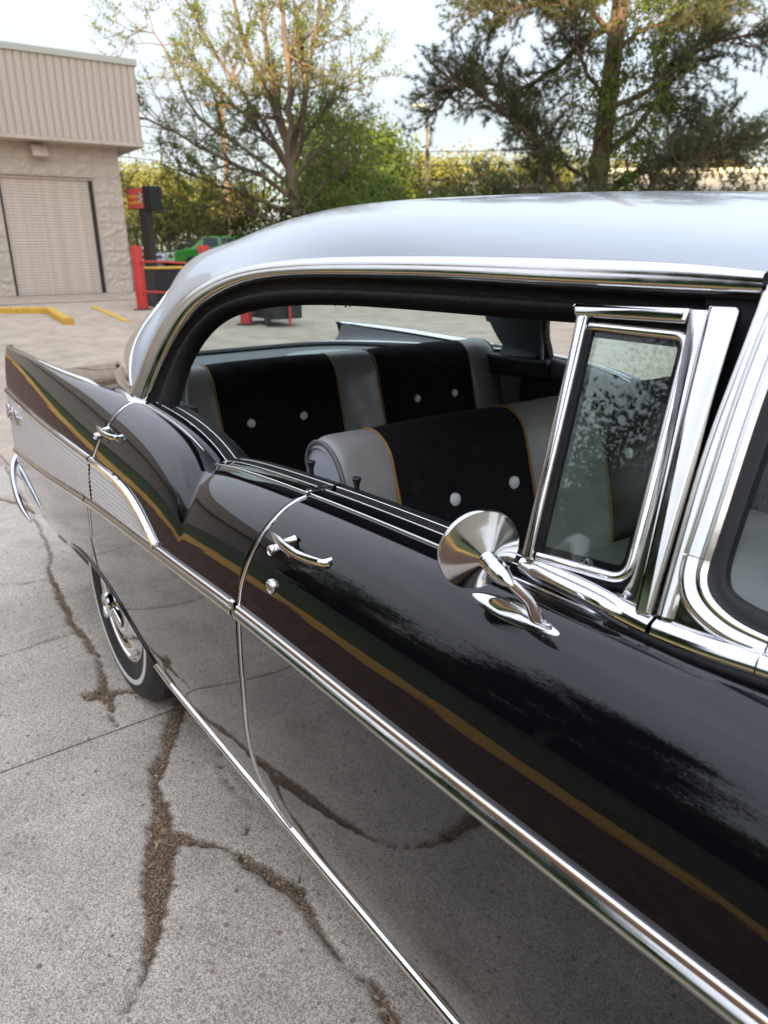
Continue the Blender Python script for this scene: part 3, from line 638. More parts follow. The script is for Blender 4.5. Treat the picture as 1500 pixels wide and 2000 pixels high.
# ------------------------------------------------------------------ rear wheel
def wheel(cx, cy, name='rear_wheel', side=-1):
    w = bpy.data.objects.new(name, None); COL.objects.link(w); w.parent = car; w.location = (cx, cy, .345)
    if side > 0: w.rotation_euler = (0, 0, math.pi)
    R = .345
    lathe('tyre', [(.20, .085), (.26, .098), (.31, .092), (.330, .072), (R, .060), (R, .052), (R-.007, .050), (R-.007, .044), (R, .042), (R+.001, .010), (R-.007, .008), (R-.007, .002), (R, 0), (R, -.03), (R-.007, -.032), (R-.007, -.040), (R, -.042), (R-.002, -.062), (.330, -.074), (.318, -.088), (.300, -.095), (.272, -.098), (.258, -.098), (.245, -.0955), (.222, -.090), (.205, -.080), (.196, -.062)], TYRE, w, 72)
    lathe('whitewall', [(.274, -.0980), (.2735, -.0996), (.266, -.1002), (.2575, -.0996), (.257, -.0976)], WWALL, w, 72)
    lathe('rim', [(.205, -.079), (.203, -.084), (.196, -.083), (.188, -.070), (.178, -.060), (.165, -.058), (.0, -.05)], CHROME, w, 64)
    hc = lathe('hubcap', [(.188, -.070), (.187, -.078), (.180, -.084), (.170, -.083), (.160, -.074), (.150, -.068), (.142, -.068), (.134, -.078), (.122, -.088), (.108, -.094), (.100, -.094), (.092, -.088), (.080, -.086), (.066, -.090), (.055, -.098), (.050, -.104), (.044, -.108), (.03, -.110), (.0, -.110)], CHROME, w, 72)
    for k in range(3):
        a = RAD(100+120*k); bm = bmesh.new()
        prof = [(-.017, .035), (-.019, .065), (-.021, .085), (-.012, .104), (.004, .108), (.019, .096), (.020, .065), (.017, .035)]
        pts = [(r*math.cos(a)-t*math.sin(a), 0, r*math.sin(a)+t*math.cos(a)) for t, r in prof]
        o = plate('spinner_blade', [(p[0], -.104, p[2]) for p in pts], (0, -1, 0), .017, CHROME, w, .006, 3)
    lathe('spinner_cap', [(.042, -.104), (.042, -.124), (.037, -.129), (.032, -.129), (.030, -.126), (.0, -.127)], CHROME, w, 40)
    return w
wheel(-.02, -.787); wheel(-.02, .787, side=1); wheel(2.90, -.787, 'front_wheel'); wheel(2.90, .787, 'front_wheel', 1)
so.rotation_euler = (math.pi/2, RAD(1.5), RAD(1.2)); so.location = (-1.215, float(ym(-1.1))-.012, .765)

# ------------------------------------------------------------------ belt line trim along the window sill
def belt(x0, x1, n, dy, dz): x = np.linspace(x0, x1, n); return np.stack([x, yb(x)+dy, zb(x)+dz], 1)
def sill(x0, x1, par, n):
    X = np.linspace(x0, x1, n)
    def st(name, prof, m): return grid(name, [[(x, float(yb(x))+a, float(zb(x))+b) for a, b in prof] for x in X], m, par)
    st('window_sill', [(.0, -.002), (.004, .001), (.030, .004), (.034, .003)], BLACK)
    sweep('belt_moulding', belt(x0, x1, n, .001, .0005), half(.0050, .0035, 7), (0, -.5, 1), CHROME, par)
    sweep('inner_belt_moulding', belt(x0, x1, n, .033, .003), half(.0026, .0018, 6), (0, -.2, 1), CHROME, par)
    st('window_channel', [(.034, .003), (.037, -.006), (.044, -.018), (.050, -.018), (.053, -.002), (.055, .004)], FELT)
    sweep('channel_lip', belt(x0, x1, n, .056, .0045), half(.0028, .0018, 6), (0, 0, 1), CHROME, par)
    st('garnish_rail', [(.058, .004), (.066, .006), (.085, .000), (.100, -.015), (.104, -.06)], DARKTRIM)
for par, scy in ((fdoor, 1), (rdoor, 1)):
    if par is fdoor: sill(1.118, 1.80, par, 60)
    else: sill(.255, 1.108, par, 120)
for ch in [c for c in list(fdoor.children)+list(rdoor.children) if c.name.split('.')[0] in ('window_sill', 'belt_moulding', 'inner_belt_moulding', 'garnish_rail')]:
    c2 = ch.copy(); COL.objects.link(c2); c2.parent = fdoor_l if ch.parent is fdoor else rdoor_l
# sill end cap of the rear door
box('sill_end_cap', 1.094, 1.111, -.800, -.752, .968, .982, CHROME, rdoor, .004)
for par, s in ((fdoor, 1), (rdoor, 1), (fdoor_l, -1), (rdoor_l, -1)):
    x0, x1 = (1.12, 2.1) if par in (fdoor, fdoor_l) else (.20, 1.10)
    G = [[(x, -.700, float(zb(x))-.05), (x, -.695, .80), (x, -.70, .6), (x, -.71, .3)] for x in np.linspace(x0, x1, 12)]
    grid('door_trim_panel', G, DARKTRIM, par)
for nm, x, z, par in (('lock_knob', 1.160, .965, fdoor), ('lock_knob', 1.000, .962, rdoor)):
    lathe(nm, [(.0055, 0), (.005, .012), (.0048, .024), (.006, .030), (.0085, .036), (.009, .039), (.007, .041), (.004, .040), (0, .039)], PLASTK, par, 20, 'z', (x, -.73, z))

# ------------------------------------------------------------------ greenhouse (plane of the side windows leans inward)
def GP(x, z, off=0.0): return (x, -.79+off+.42*(z-1.0), z)
GN = (0, -1, .42)
drip_top = [(.089, 1.030), (.116, 1.098), (.161, 1.191), (.250, 1.269), (.379, 1.323), (.534, 1.356), (.703, 1.372), (.852, 1.379), (1.189, 1.381), (1.429, 1.377), (1.608, 1.372), (1.747, 1.365), (1.81, 1.359)]
drip_low = [(.205, 1.004), (.223, 1.069), (.265, 1.159), (.342, 1.241), (.462, 1.295), (.609, 1.327), (.791, 1.342), (1.056, 1.346), (1.336, 1.344), (1.540, 1.339), (1.695, 1.336), (1.75, 1.335), (1.815, 1.334)]
open_in = [(.315, 1.00), (.315, 1.048), (.318, 1.111), (.354, 1.186), (.430, 1.243), (.553, 1.279), (.699, 1.298), (.889, 1.309), (1.190, 1.312), (1.431, 1.311), (1.528, 1.311), (1.75, 1.312), (1.82, 1.312)]
def curve(pts, n, off): P = resample([GP(x, z, off) for x, z in pts], n); return P
N_ = 120
def cres(pts, n=N_):
    s = np.linspace(0, 1, len(pts)); P = np.array([GP(x, z) for x, z in pts]); L_ = np.r_[0, np.cumsum(np.linalg.norm(np.diff(P, axis=0), axis=1))]; L_ /= L_[-1]
    u = np.linspace(0, 1, n); return np.stack([nspl(L_, P[:, k])(u) for k in range(3)], 1)
DT, DL, OI = cres(drip_top), cres(drip_low), cres(open_in)
nv = np.array(GN); nv = nv/np.linalg.norm(nv)
# drip moulding: convex band from DT to DL
prof = [(0, -.004), (0.0, .006), (.10, .0115), (.26, .0155), (.42, .0165), (.52, .0155), (.60, .0150), (.75, .0155), (.88, .0125), (.97, .007), (1.0, .001), (1.0, -.006)]
Gdm = [[DT[i]+(DL[i]-DT[i])*t+nv*o for t, o in prof] for i in range(N_)]
drip = grid('drip_rail_moulding', Gdm, STAIN, car); 
d2 = grid('drip_rail_moulding', np.array(Gdm)*np.array([1, -1, 1]), STAIN, car)
# black weatherstrip inside the moulding
prof = [(0, -.004), (.05, -.016), (.30, -.020), (.40, -.020), (.45, -.014), (.60, -.010), (.80, -.012), (.92, -.018), (1.0, -.028), (1.0, -.05)]
def wob(i, j): return .0012*math.sin(i*1.3+j*2.1)+.0008*math.sin(i*2.9+j)
Gws = [[DL[i]+(OI[i]-DL[i])*t+nv*(o+(wob(i, j) if 0 < j < 9 else 0)) for j, (t, o) in enumerate(prof)] for i in range(N_)]
grid('weatherstrip', Gws, RUBBER, car); grid('weatherstrip', np.array(Gws)*np.array([1, -1, 1]), RUBBER, car)
# torn rubber tags hanging from the strip
for x in (.985, 1.02, 1.035, 1.11):
    p0 = np.array(GP(x, 1.307, .012)); sweep('rubber_shred', [p0, p0+[.004, -.002, -.006], p0+[.001, -.003, -.010-random.random()*.006]], circ(.0016, 5), (0, 1, .1), RUBBER, car)
# ------------------------------------------------------------------ roof skin
# end curve: side of the rear window up to its top centre, then along the roof centre line to the header
RWE = [(.060, -.770, 1.035), (.018, -.750, 1.10), (.008, -.712, 1.175), (.030, -.655, 1.250), (-.005, -.585, 1.310), (-.12, -.47, 1.362), (-.25, -.28, 1.395), (-.34, 0, 1.408)]
rwe = resample(RWE, 60)
czc = nspl([-.34, -.15, .1, .5, .9, 1.3, 1.6, 1.82], [1.408, 1.445, 1.478, 1.506, 1.508, 1.494, 1.470, 1.442])
NU = N_
sD = np.linspace(0, 1, NU)
Gr = []
for i in range(NU):
    D0 = DT[i]+nv*.004
    u = i/(NU-1)
    # matching end point
    k = u/.30
    if k < 1: E_ = np.array([np.interp(k**.9, np.linspace(0, 1, 60), rwe[:, c]) for c in range(3)]); T1 = np.array([0., 1, .0])
    else: E_ = None
    Gr.append((D0, u, E_))
# explicit roof: z height field for the main area plus pillar blend
def roofpt(i, v):
    D0, u, E_ = Gr[i]
    k = min(1.0, u/.34)
    e = np.array([np.interp(k, np.linspace(0, 1, 60), rwe[:, c]) for c in range(3)])
    if u > .34:
        w = (u-.34)/.66; xx = -.34+(DT[-1][0]+.02+.34)*w**.95; e = np.array([xx, 0, float(czc(xx))])
    d = e-D0; L_ = np.linalg.norm(d)
    # cubic: leave the drip rail steeply upward, arrive flat
    t0 = np.array([-.02, -.06, 1.0]); t0 /= np.linalg.norm(t0)
    f = np.clip((u-.02)/.36, 0, 1); f = f*f*(3-2*f)
    f2 = np.clip((u-.22)/.40, 0, 1); f2 = f2*f2*(3-2*f2); f3 = np.clip((u-.65)/.35, 0, 1)
    tp = (d/L_)*.9+nv*.05; tp /= np.linalg.norm(tp)
    T0 = tp*(1-f)+np.array([.2*(1-f2), .26+.7*(1-f2)+.6*f3, 1.0])*f; T0 /= np.linalg.norm(T0)
    te_p = (d/L_)*.9-nv*.35; te_p /= np.linalg.norm(te_p)
    T1 = te_p*(1-f)+np.array([-.12*(1-np.clip((u-.34)/.3, 0, 1)), 1.0, .02])*f; T1 /= np.linalg.norm(T1)
    m0 = T0*L_*(1.0*(1-f)+(.42+.10*f2)*f); m1 = T1*L_*(1.0*(1-f)+1.25*f)
    h = lambda t: (2*t**3-3*t*t+1)*D0+(t**3-2*t*t+t)*m0+(-2*t**3+3*t*t)*e+(t**3-t*t)*m1
    return h(v)
vv_ = np.linspace(0, 1, 48)**1.25
Groof = np.array([[roofpt(i, v) for v in vv_] for i in range(NU)])
def twohalves(name, G, m):
    G2 = (G*np.array([1, -1, 1]))[:, ::-1]; nu, nv_ = G.shape[:2]; F = []
    for k in range(2):
        for i in range(nu-1):
            for j in range(nv_-1):
                a = k*nu*nv_+i*nv_+j; F.append((a, a+nv_, a+nv_+1, a+1))
    me = fastmesh(name, np.concatenate([G.reshape(-1, 3), G2.reshape(-1, 3)]), F, True)
    bm = bmesh.new(); bm.from_mesh(me); bmesh.ops.remove_doubles(bm, verts=bm.verts[:], dist=.0008); bm.to_mesh(me); bm.free()
    return link(name, me, m, car)
roof = twohalves('roof', Groof, WHITE)
head = Groof.copy(); head[..., 2] -= .035; head[..., 1] *= .965
hl = twohalves('headliner', head[6:], HEADL)
# interior trim of the rear pillars, between side opening and rear window
def cpil(s):
    G = []
    for i in range(0, 52):
        t = i/51; a = OI[int(t*44)]+np.array([-.012, .028, 0]); b = np.array([np.interp(t, np.linspace(0, 1, 60), rwe[:, c]) for c in range(3)])+np.array([.03, .05, -.01])
        if i == 0: a = np.array([.315, -.70, .985]); b = np.array([.06, -.70, .985])
        mid = (a+b)/2+np.array([-.01, .018, 0])
        G.append([p*np.array([1, s, 1]) for p in ((1-q)**2*a+2*q*(1-q)*mid+q*q*b for q in np.linspace(0, 1, 8))])
    grid('pillar_trim', G, TRIMGREY, car)
cpil(1); cpil(-1)
for s_ in (1, -1): box('pillar_base_trim', -.16, .34, min(.685*s_, .772*s_), max(.685*s_, .772*s_), .93, 1.008, DARKTRIM, car, .012)
# bright edge strips of the far and near pillar trim
for s in (1, -1):
    p = [(.30, -.705, 1.0), (.30, -.70, 1.06), (.305, -.688, 1.11), (.335, -.662, 1.18), (.41, -.635, 1.235)]
    sweep('pillar_edge_trim', resample(np.array(p)*np.array([1, s, 1]), 24), circ(.006, 6), (1, 0, 0), TRIMGREY, car)
# chrome trim along pillar and rear window
side_e = np.array([np.array([np.interp(t, np.linspace(0, 1, 60), rwe[:, c]) for c in range(3)]) for t in np.linspace(0, 1, 60)])
wb_y = np.linspace(-.765, .765, 81); wb = np.stack([xwb(wb_y*.745/.765)+.0+.12*(np.abs(wb_y)/.765)**8, wb_y, .992+.012*(np.abs(wb_y)/.765)**2+.004], 1)
top_full = np.vstack([rwe, (rwe*np.array([1, -1, 1]))[::-1][1:]])
sweep('rear_window_moulding', top_full, half(.016, .008, 7), np.array([(-.6, 0.9*(1 if p[1] > 0 else -1)*(abs(p[1])/.77), .55) for p in top_full]), CHROME, car)
sweep('rear_window_base_moulding', wb, half(.034, .012, 8), np.array([(-.75*(1-abs(p[1])/.765)-.1, .9*np.sign(p[1])*(abs(p[1])/.765)**2, .75) for p in wb]), CHROME, car)
# chrome boot at the foot of the rear pillar
bt = resample([(-.06, -.782, 1.008), (.03, -.797, 1.010), (.12, -.806, 1.010), (.205, -.806, 1.008), (.235, -.790, 1.010)], 24)
sweep('pillar_foot_moulding', bt, [(-.013, -.010), (-.017, .002), (-.012, .010), (0, .014), (.014, .012), (.026, .004), (.030, -.006)], (0, -1, .35), STAIN, car, scale=np.interp(np.linspace(0, 1, 24), [0, .3, .85, 1], [.4, 1, 1, .6]))
# rear window glass
Nw = 81; tp = resample(top_full, Nw)
gl = []
for i in range(Nw):
    a = wb[i]+np.array([.004, 0, .004]); b = tp[i]; row = []
    for t in np.linspace(0, 1, 14):
        p = a+(b-a)*t; bul = math.sin(math.pi*t)*.03; row.append(p+np.array([-bul*.8, -np.sign(-a[1])*0, bul]))
    gl.append(row)
grid('rear_window', gl, GLASS, car)
# parcel shelf with speaker grille
Gp_ = []
for y in np.linspace(-.75, .75, 41):
    Gp_.append([(x, y, .994) for x in np.linspace(float(xwb(y))+.01, max(-.12, float(xwb(y))+.02), 6)])
grid('parcel_shelf', Gp_, SHELF, car)
sweep('shelf_edge_welt', np.stack([xwb(np.linspace(-.74, .74, 60))+.030, np.linspace(-.74, .74, 60), np.full(60, 1.001)], 1), circ(.013, 8), (0, 0, 1), GASKET, car)
def oval(n=40, a=.11, b=.16): return [(a*math.cos(t), b*math.sin(t)) for t in np.linspace(0, 2*math.pi, n, endpoint=False)]
plate('speaker_grille', [(-.50+x, .22+y, .995) for x, y in oval()], (0, 0, 1), .006, SPKR, car, .002)
# ------------------------------------------------------------------ vent window, posts and windshield surround
def gplate(name, poly, off, thick, m, par=car, r=.006, bev=.003):
    P = roundpoly(poly, r); return plate(name, [GP(x, z, off) for x, z in P], GN, thick, m, par, bev)
vent = bpy.data.objects.new('vent_window', None); COL.objects.link(vent); vent.parent = car
gplate('top_rail', [(1.579, 1.318), (1.742, 1.320), (1.742, 1.304), (1.586, 1.304)], -.006, .012, CHROME, vent, .003, .005)
gplate('division_bar', [(1.590, 1.306), (1.606, 1.306), (1.643, 1.018), (1.627, 1.016)], -.004, .012, STAIN, vent, .001, .004)
gplate('division_channel', [(1.603, 1.304), (1.614, 1.302), (1.651, 1.024), (1.641, 1.020)], -.002, .006, RUBBER, vent, .001, .001)
# glass pane and bright frame of the vent
vg = [(1.612, 1.294), (1.746, 1.291), (1.772, 1.036), (1.647, 1.026)]
VGp = roundpoly(vg, [.004, .016, .022, .004], 6)
plate('vent_glass', [GP(x, z, .000) for x, z in VGp], GN, .004, VGLASS, vent, 0)
fr_path = [GP(x, z, -.004) for x, z in roundpoly([(1.610, 1.295), (1.744, 1.292), (1.771, 1.035), (1.645, 1.024)], [.002, .018, .024, .002], 8)]
iA = 2
vf = [GP(1.609, 1.295, -.004)]+[GP(x, z, -.004) for x, z in roundpoly([(1.609, 1.295), (1.747, 1.292), (1.774, 1.034), (1.645, 1.024)], [0, .018, .024, 0], 8)[1:-1]]+[GP(1.645, 1.024, -.004)]
sweep('vent_frame', vf, [(-.0065, -.003), (-.006, .003), (-.002, .006), (.002, .006), (.006, .003), (.0065, -.003)], GN, CHROME, vent)
sweep('vent_gasket', np.array(vf)+np.array([0, .004, 0]), [(-.013, -.003), (-.013, .002), (.013, .002), (.013, -.003)], GN, RUBBER, vent)
gplate('vent_backing_channel', [(1.61, 1.305), (1.765, 1.305), (1.795, 1.02), (1.775, 1.02), (1.760, 1.275), (1.748, 1.300), (1.61, 1.300)], .004, .004, RUBBER, vent, .001, 0)
lathe('vent_hinge_pin', [(.006, -.004), (.0055, .002), (.003, .005), (0, .0055)], CHROME, vent, 16, 'y', GP(1.715, 1.037, -.006)).scale = (1, -1, 1) if False else (1, 1, 1)
# front posts
gplate('door_post_inner', [(1.741, 1.3195), (1.765, 1.3195), (1.767, 1.272), (1.801, 1.016), (1.7745, 1.016), (1.782, 1.04), (1.781, 1.055), (1.758, 1.281), (1.752, 1.297)], -.006, .008, STAIN, vent, [.001, .001, .004, .002, .004, .012, .004, .014, .006], .0025)
gplate('door_post_outer', [(1.7655, 1.323), (1.799, 1.323), (1.803, 1.235), (1.8185, 1.012), (1.8015, 1.010), (1.768, 1.272)], -.008, .012, STAIN, vent, [.001, .006, .03, .003, .001, .03], .004)
gplate('post_backing', [(1.735, 1.345), (1.850, 1.345), (1.850, 1.02), (1.790, 1.02), (1.765, 1.28)], .012, .004, RUBBER, vent, .001, 0)
# windshield pillar trims
ws = bpy.data.objects.new('windshield', None); COL.objects.link(ws); ws.parent = car
def WP(x, z, off=0): y = GP(x, z, off)[1]+1.6*max(0, x-1.855)**2; return (x, y, z)
pp = resample([WP(1.819, 1.345, -.004), WP(1.819, 1.28, -.006), WP(1.817, 1.20, -.006), WP(1.822, 1.10, -.006), WP(1.8285, 1.016, -.006)], 30)
sweep('pillar_bead', pp, [(-.010, -.004), (-.0095, .006), (-.004, .010), (.003, .009), (.0075, .005), (.008, -.004)], GN, STAIN, ws)
pa = resample([(1.845, -.60, 1.40), WP(1.843, 1.34, -.006), WP(1.839, 1.28, -.008), WP(1.839, 1.20, -.008), WP(1.842, 1.12, -.008), WP(1.843, 1.082, -.008)], 40)
SEC = [(-.017, -.006), (-.016, .006), (-.011, .009), (-.006, .007), (-.003, .0075), (.004, .012), (.010, .011), (.015, .006), (.0165, -.006)]
sweep('pillar_moulding', pa, SEC, GN, STAIN, ws, scale=np.linspace(1.0, 1.0, 40))
pb = resample([WP(1.843, 1.081, -.008), WP(1.846, 1.062, -.008), WP(1.856, 1.046, -.008), WP(1.875, 1.034, -.008), WP(1.900, 1.026, -.008), WP(1.932, 1.022, -.008)], 40)
sweep('corner_moulding', pb, SEC, GN, CHROME, ws, scale=np.interp(np.linspace(0, 1, 40), [0, .3, 1], [1, 1.0, .62]))
pc_ = resample([WP(1.9335, 1.0218, -.008), WP(1.98, 1.018, -.008), WP(2.05, 1.016, -.008), WP(2.12, 1.014, -.004)], 20)
sweep('sill_moulding', pc_, SEC, GN, CHROME, ws, scale=np.full(20, .62))
gplate('corner_plate', [(1.829, 1.085), (1.845, 1.078), (1.850, 1.050), (1.88, 1.030), (1.935, 1.020), (1.935, 1.006), (1.826, 1.004), (1.828, 1.03)], .000, .008, STAIN, ws, .002, .001)
# rubber and glass inside the frame
ra = resample([WP(1.858, 1.38, .002), WP(1.858, 1.30, .002), WP(1.857, 1.20, .002), WP(1.859, 1.10, .002), WP(1.862, 1.072, .002), WP(1.872, 1.053, .002), WP(1.895, 1.042, .002), WP(1.94, 1.036, .002), WP(2.0, 1.034, .002), WP(2.1, 1.033, .004)], 70)
sweep('windshield_gasket', ra, [(-.012, -.004), (-.010, .004), (0, .006), (.010, .004), (.012, -.004)], GN, GASKET, ws)
Gg = []
for x in np.linspace(1.862, 2.14, 16): Gg.append([WP(x, z, .006) for z in np.linspace(1.03, 1.42-max(0, x-1.862)*1.25, 14)])
grid('windshield_glass', Gg, GLASS, ws)
Gc = []
for q in np.linspace(-1, 1, 31):
    a_ = np.array([2.14+.10*(1-abs(q)**2.2), .655*q, 1.03]); b_ = np.array([1.87+.02*(1-q*q), .575*q, 1.385]); Gc.append([a_+(b_-a_)*k_ for k_ in np.linspace(0, 1, 8)])
grid('windshield_glass', Gc, GLASS, ws)
box('windshield_header', 1.80, 1.87, -.60, .60, 1.37, 1.436, WHITE, ws, .01)
# heavy chrome sill under the vent and in front of the post
def sillbar(name, pts, sec, par, sc=None): return sweep(name, resample(pts, 40), sec, (0, -.8, .6), CHROME, par, scale=sc)
SB = [(-.020, -.010), (-.021, .004), (-.015, .012), (-.004, .016), (.006, .014), (.014, .008), (.018, -.004), (.018, -.012)]
sillbar('vent_sill_moulding', [(1.622, -.787, 1.006), (1.68, -.790, 1.006), (1.74, -.793, 1.005), (1.79, -.797, 1.002), (1.821, -.799, 1.001)], SB, vent, np.interp(np.linspace(0, 1, 40), [0, .15, .75, 1], [.55, .80, .85, .72]))
sweep('vent_sill_bulge', resample([(1.635, -.800, 1.013), (1.69, -.805, 1.014), (1.75, -.808, 1.013), (1.788, -.808, 1.009)], 24), circ(.0085, 12, .0065), (0, -.6, .8), CHROME, vent, closed=True, scale=np.interp(np.linspace(0, 1, 24), [0, .12, .85, .96, 1], [.5, 1, 1, .7, .15]))
sillbar('windshield_sill_moulding', [(1.8265, -.799, 1.001), (1.87, -.799, 1.003), (1.91, -.796, 1.005), (1.9335, -.793, 1.006)], SB, ws, np.full(40, .74))
sillbar('windshield_sill_moulding', [(1.9355, -.793, 1.006), (2.0, -.785, 1.008), (2.12, -.765, 1.010)], SB, ws, np.full(40, .74))
sweep('sill_gasket', resample([(1.80, -.806, .993), (1.87, -.808, .994), (1.95, -.802, .997), (2.1, -.79, 1.0)], 24), circ(.006, 8), (0, 0, 1), RUBBER, ws, closed=True)
box('dashboard', 1.98, 2.3, -.70, .70, .60, .985, DASH, car, .04, 4)
box('floor', -.3, 2.3, -.78, .78, .29, .33, JAMB, car)
# ------------------------------------------------------------------ seats
def seat(name, x0, ztop, thick, lean, yL, segs, btns, zlow, parent=car, end=True):
    """bench back: segs list of (y0,y1,kind); front face towards +x"""
    s = bpy.data.objects.new(name, None); COL.objects.link(s); s.parent = parent
    # profile (x rel, z) from back bottom over the top to the front bottom
    def prof(n=30):
        P = []
        zc = ztop-thick*.5
        for t in np.linspace(0, 1, 8): P.append((-thick*.5*(.95+.15*(1-t)), zlow+(zc-zlow)*t))
        for a in np.linspace(math.pi, 0, 14)[1:-1]: P.append((thick*.5*math.cos(a), zc+thick*.5*math.sin(a)))
        for t in np.linspace(0, 1, 44):
            z = zc+(zlow-zc)*t; P.append((thick*.5*(1+.35*math.sin(min(1, t*1.0)*math.pi*.75)), z))
        return P
    P = prof(); P = [(x+lean*(ztop-z), z) for x, z in P]
    yA, yB = segs[0][0], segs[-1][1]
    for (a, b, kind) in segs:
        m = CLOTH if kind == 'c' else SILVER; ny = max(6, int((b-a)/.009)); G = []
        for y in np.linspace(a, b, ny):
            t = (y-a)/(b-a); puff = .010*(1-(2*t-1)**4) if kind == 'c' else .006*(1-(2*t-1)**4)
            k = min(1, (y-yA)/.035, (yB-y)/.035); drop = (1-math.sqrt(max(0, 1-(1-max(0, k))**2)))*.02
            row = []
            for i, (x, z) in enumerate(P):
                nx = 1 if i > 19 else (0 if i > 8 else -1); up = 1 if 8 <= i <= 19 else 0
                dm = sum(.016*math.exp(-math.hypot(y-by, z-bz_)/.020)+.004*math.exp(-((y-by)**2+(z-bz_)**2)/.004) for by, bz_ in btns) if (kind == 'c' and i > 19) else 0
                cr = (.0010*math.sin(y*61+z*23)+.0007*math.sin(y*23-z*71)) if kind == 's' else .0008*math.sin(y*47+z*90)
                row.append((x0+x+puff*nx-dm+cr, y, z+puff*.5*up-drop*up))
            G.append(row)
        grid('cloth_panel' if kind == 'c' else 'vinyl_panel', G, m, s)
    for i in range(1, len(segs)):
        y = segs[i][0]; sweep('piping', [(x0+x, y, z) for x, z in P][4:], circ(.0042, 6), (0, 1, 0), PIPE, s, closed=True)
    for y in (yA, yB):
        sweep('end_piping', [(x0+x, y+(.004 if y < 0 else -.004), z-.008*(8 <= i <= 19)) for i, (x, z) in enumerate(P)], circ(.005, 6), (0, 1, 0), PIPEGREY, s, closed=True)
        c = (x0+lean*(ztop-(ztop+zlow)/2)+.01, y, (ztop+zlow)/2); V = [(x0+x, y+(.006 if y < 0 else -.006), z-.008*(8 <= i <= 19)) for i, (x, z) in enumerate(P)]; V.append((c[0], y-(.010 if y < 0 else -.010), c[2])); n = len(P)
        link('end_panel', pymesh('end_panel', V, [(i, (i+1) % n, n) for i in range(n)], True), SILVEREND, s)
    return s, P
def button(x, y, z, par, r=.0155):
    lathe('button', [(r, -.004), (r, .001), (r*.8, .005), (r*.4, .0065), (0, .007)], BUTTON, par, 20, 'x', (x, y, z))
fs, FPf = seat('front_seat', .965, 1.035, .135, .16, -.69, [(-.69, -.560, 's'), (-.560, -.165, 'c'), (-.165, .105, 's'), (.105, .52, 'c'), (.52, .69, 's')], [(-.41, .874), (-.225, .878), (.205, .878), (.40, .878)], .60)
def facex(P, x0, z): Q = sorted([(z_, x) for x, z_ in P[20:]]); return x0+float(np.interp(z, [q_[0] for q_ in Q], [q_[1] for q_ in Q]))
for y, z in ((-.375, .862), (-.175-.02, .866)): pass
for y, z in ((-.41, .874), (-.225, .878), (.205, .878), (.40, .878)): button(facex(FPf, .965, z)-.002, y, z, fs)
RB = [(-.395, .872), (-.198, .872), (.30, .872), (.488, .872)]
rs, FPr = seat('rear_seat', -.06, 1.058, .14, .16, -.62, [(-.67, -.500, 's'), (-.500, -.042, 'c'), (-.042, .135, 's'), (.135, .589, 'c'), (.589, .74, 's')], RB, .50)
for y, z in RB: button(facex(FPr, -.06, z)-.002, y, z, rs, .015)
def cushion(name, x0, x1, z, par):
    G = []
    for y in np.linspace(-.68, .68, 30):
        k = min(1, (.68-abs(y))/.05); dz = (1-math.sqrt(max(0, 1-(1-k)**2)))*.03
        G.append([(x, y, zz-dz) for x, zz in ((x0, z-.02), (x0+.05, z), (x0+(x1-x0)*.5, z+.01), (x1-.06, z), (x1-.015, z-.03), (x1, z-.08), (x1, z-.25))])
    return grid(name, G, SILVER, par)
cushion('seat_cushion', 1.03, 1.60, .66, fs); cushion('seat_cushion', .10, .62, .62, rs)
# ------------------------------------------------------------------ door mirror
mir = bpy.data.objects.new('door_mirror', None); COL.objects.link(mir); mir.parent = fdoor
def lofted(name, C, W, T, m, par): pass
base = []
bxc, L_ = 1.690, .148
for t in np.linspace(0, 1, 25):
    x = 1.597+L_*t; w = .013*(math.sin(math.pi*min(1, max(0.001, t)))**.6)*(1.0-.15*t); w = max(w, .0008)
    y0 = -.852; z0 = .0
    row = []
    for a in np.linspace(0, math.pi, 11):
        yy = y0-w*math.cos(a); hh = .009*math.sin(a)**.7*(math.sin(math.pi*min(.999, max(.001, t)))**.5)
        # stand on the door surface
        q = sect(np.full(200, x), np.linspace(0, 1, 200)); zs_ = float(np.interp(-yy, -q[:, 1], q[:, 2]))
        row.append((x, yy, zs_-.002+hh))
    base.append(row)
grid('mirror_base', base, CHROME, mir)
gk = np.array(base); gk2 = []
for r in gk: c = r.mean(0); gk2.append([(p[0], c[1]+(p[1]-c[1])*1.14-.0, c[2]+(p[2]-c[2])*.15-.006) for p in r])
grid('mirror_base_gasket', gk2, RUBBER, mir)
arm = resample([(1.708, -.853, .985), (1.704, -.860, 1.003), (1.694, -.872, 1.022), (1.679, -.882, 1.038)], 16)
sweep('mirror_arm', arm, circ(.0085, 14, .006), (0, -1, 0), CHROME, mir, closed=True, scale=np.interp(np.linspace(0, 1, 16), [0, .3, 1], [1.25, 1.0, .85]))
hd = bpy.data.objects.new('mirror_head', None)
ax = Vector((.93, -.30, -.12)).normalized(); hc = Vector((1.630, -.868, 1.045))
def along(name, prof, m, n=56):
    q = ax.to_track_quat('Z', 'Y').to_matrix(); V = []; mm = len(prof)
    for i in range(n):
        a = 2*math.pi*i/n
        for r, h in prof: V.append(tuple(hc+q @ Vector((r*math.cos(a), r*math.sin(a), h))))
    F = [(i*mm+j, ((i+1) % n)*mm+j, ((i+1) % n)*mm+j+1, i*mm+j+1) for i in range(n) for j in range(mm-1)]
    return link(name, pymesh(name, V, F, True, 30), m, mir)
along('mirror_shell', [(0, -.014), (.049, -.014), (.0522, -.012), (.0528, -.008), (.0522, -.005), (.0505, -.0045), (.035, .0035), (.020, .0115), (.010, .017), (.0085, .020)], STAIN, 72)
along('mirror_collar', [(.0085, .016), (.0115, .018), (.0118, .022), (.0105, .026), (.008, .027)], CHROME, 40)
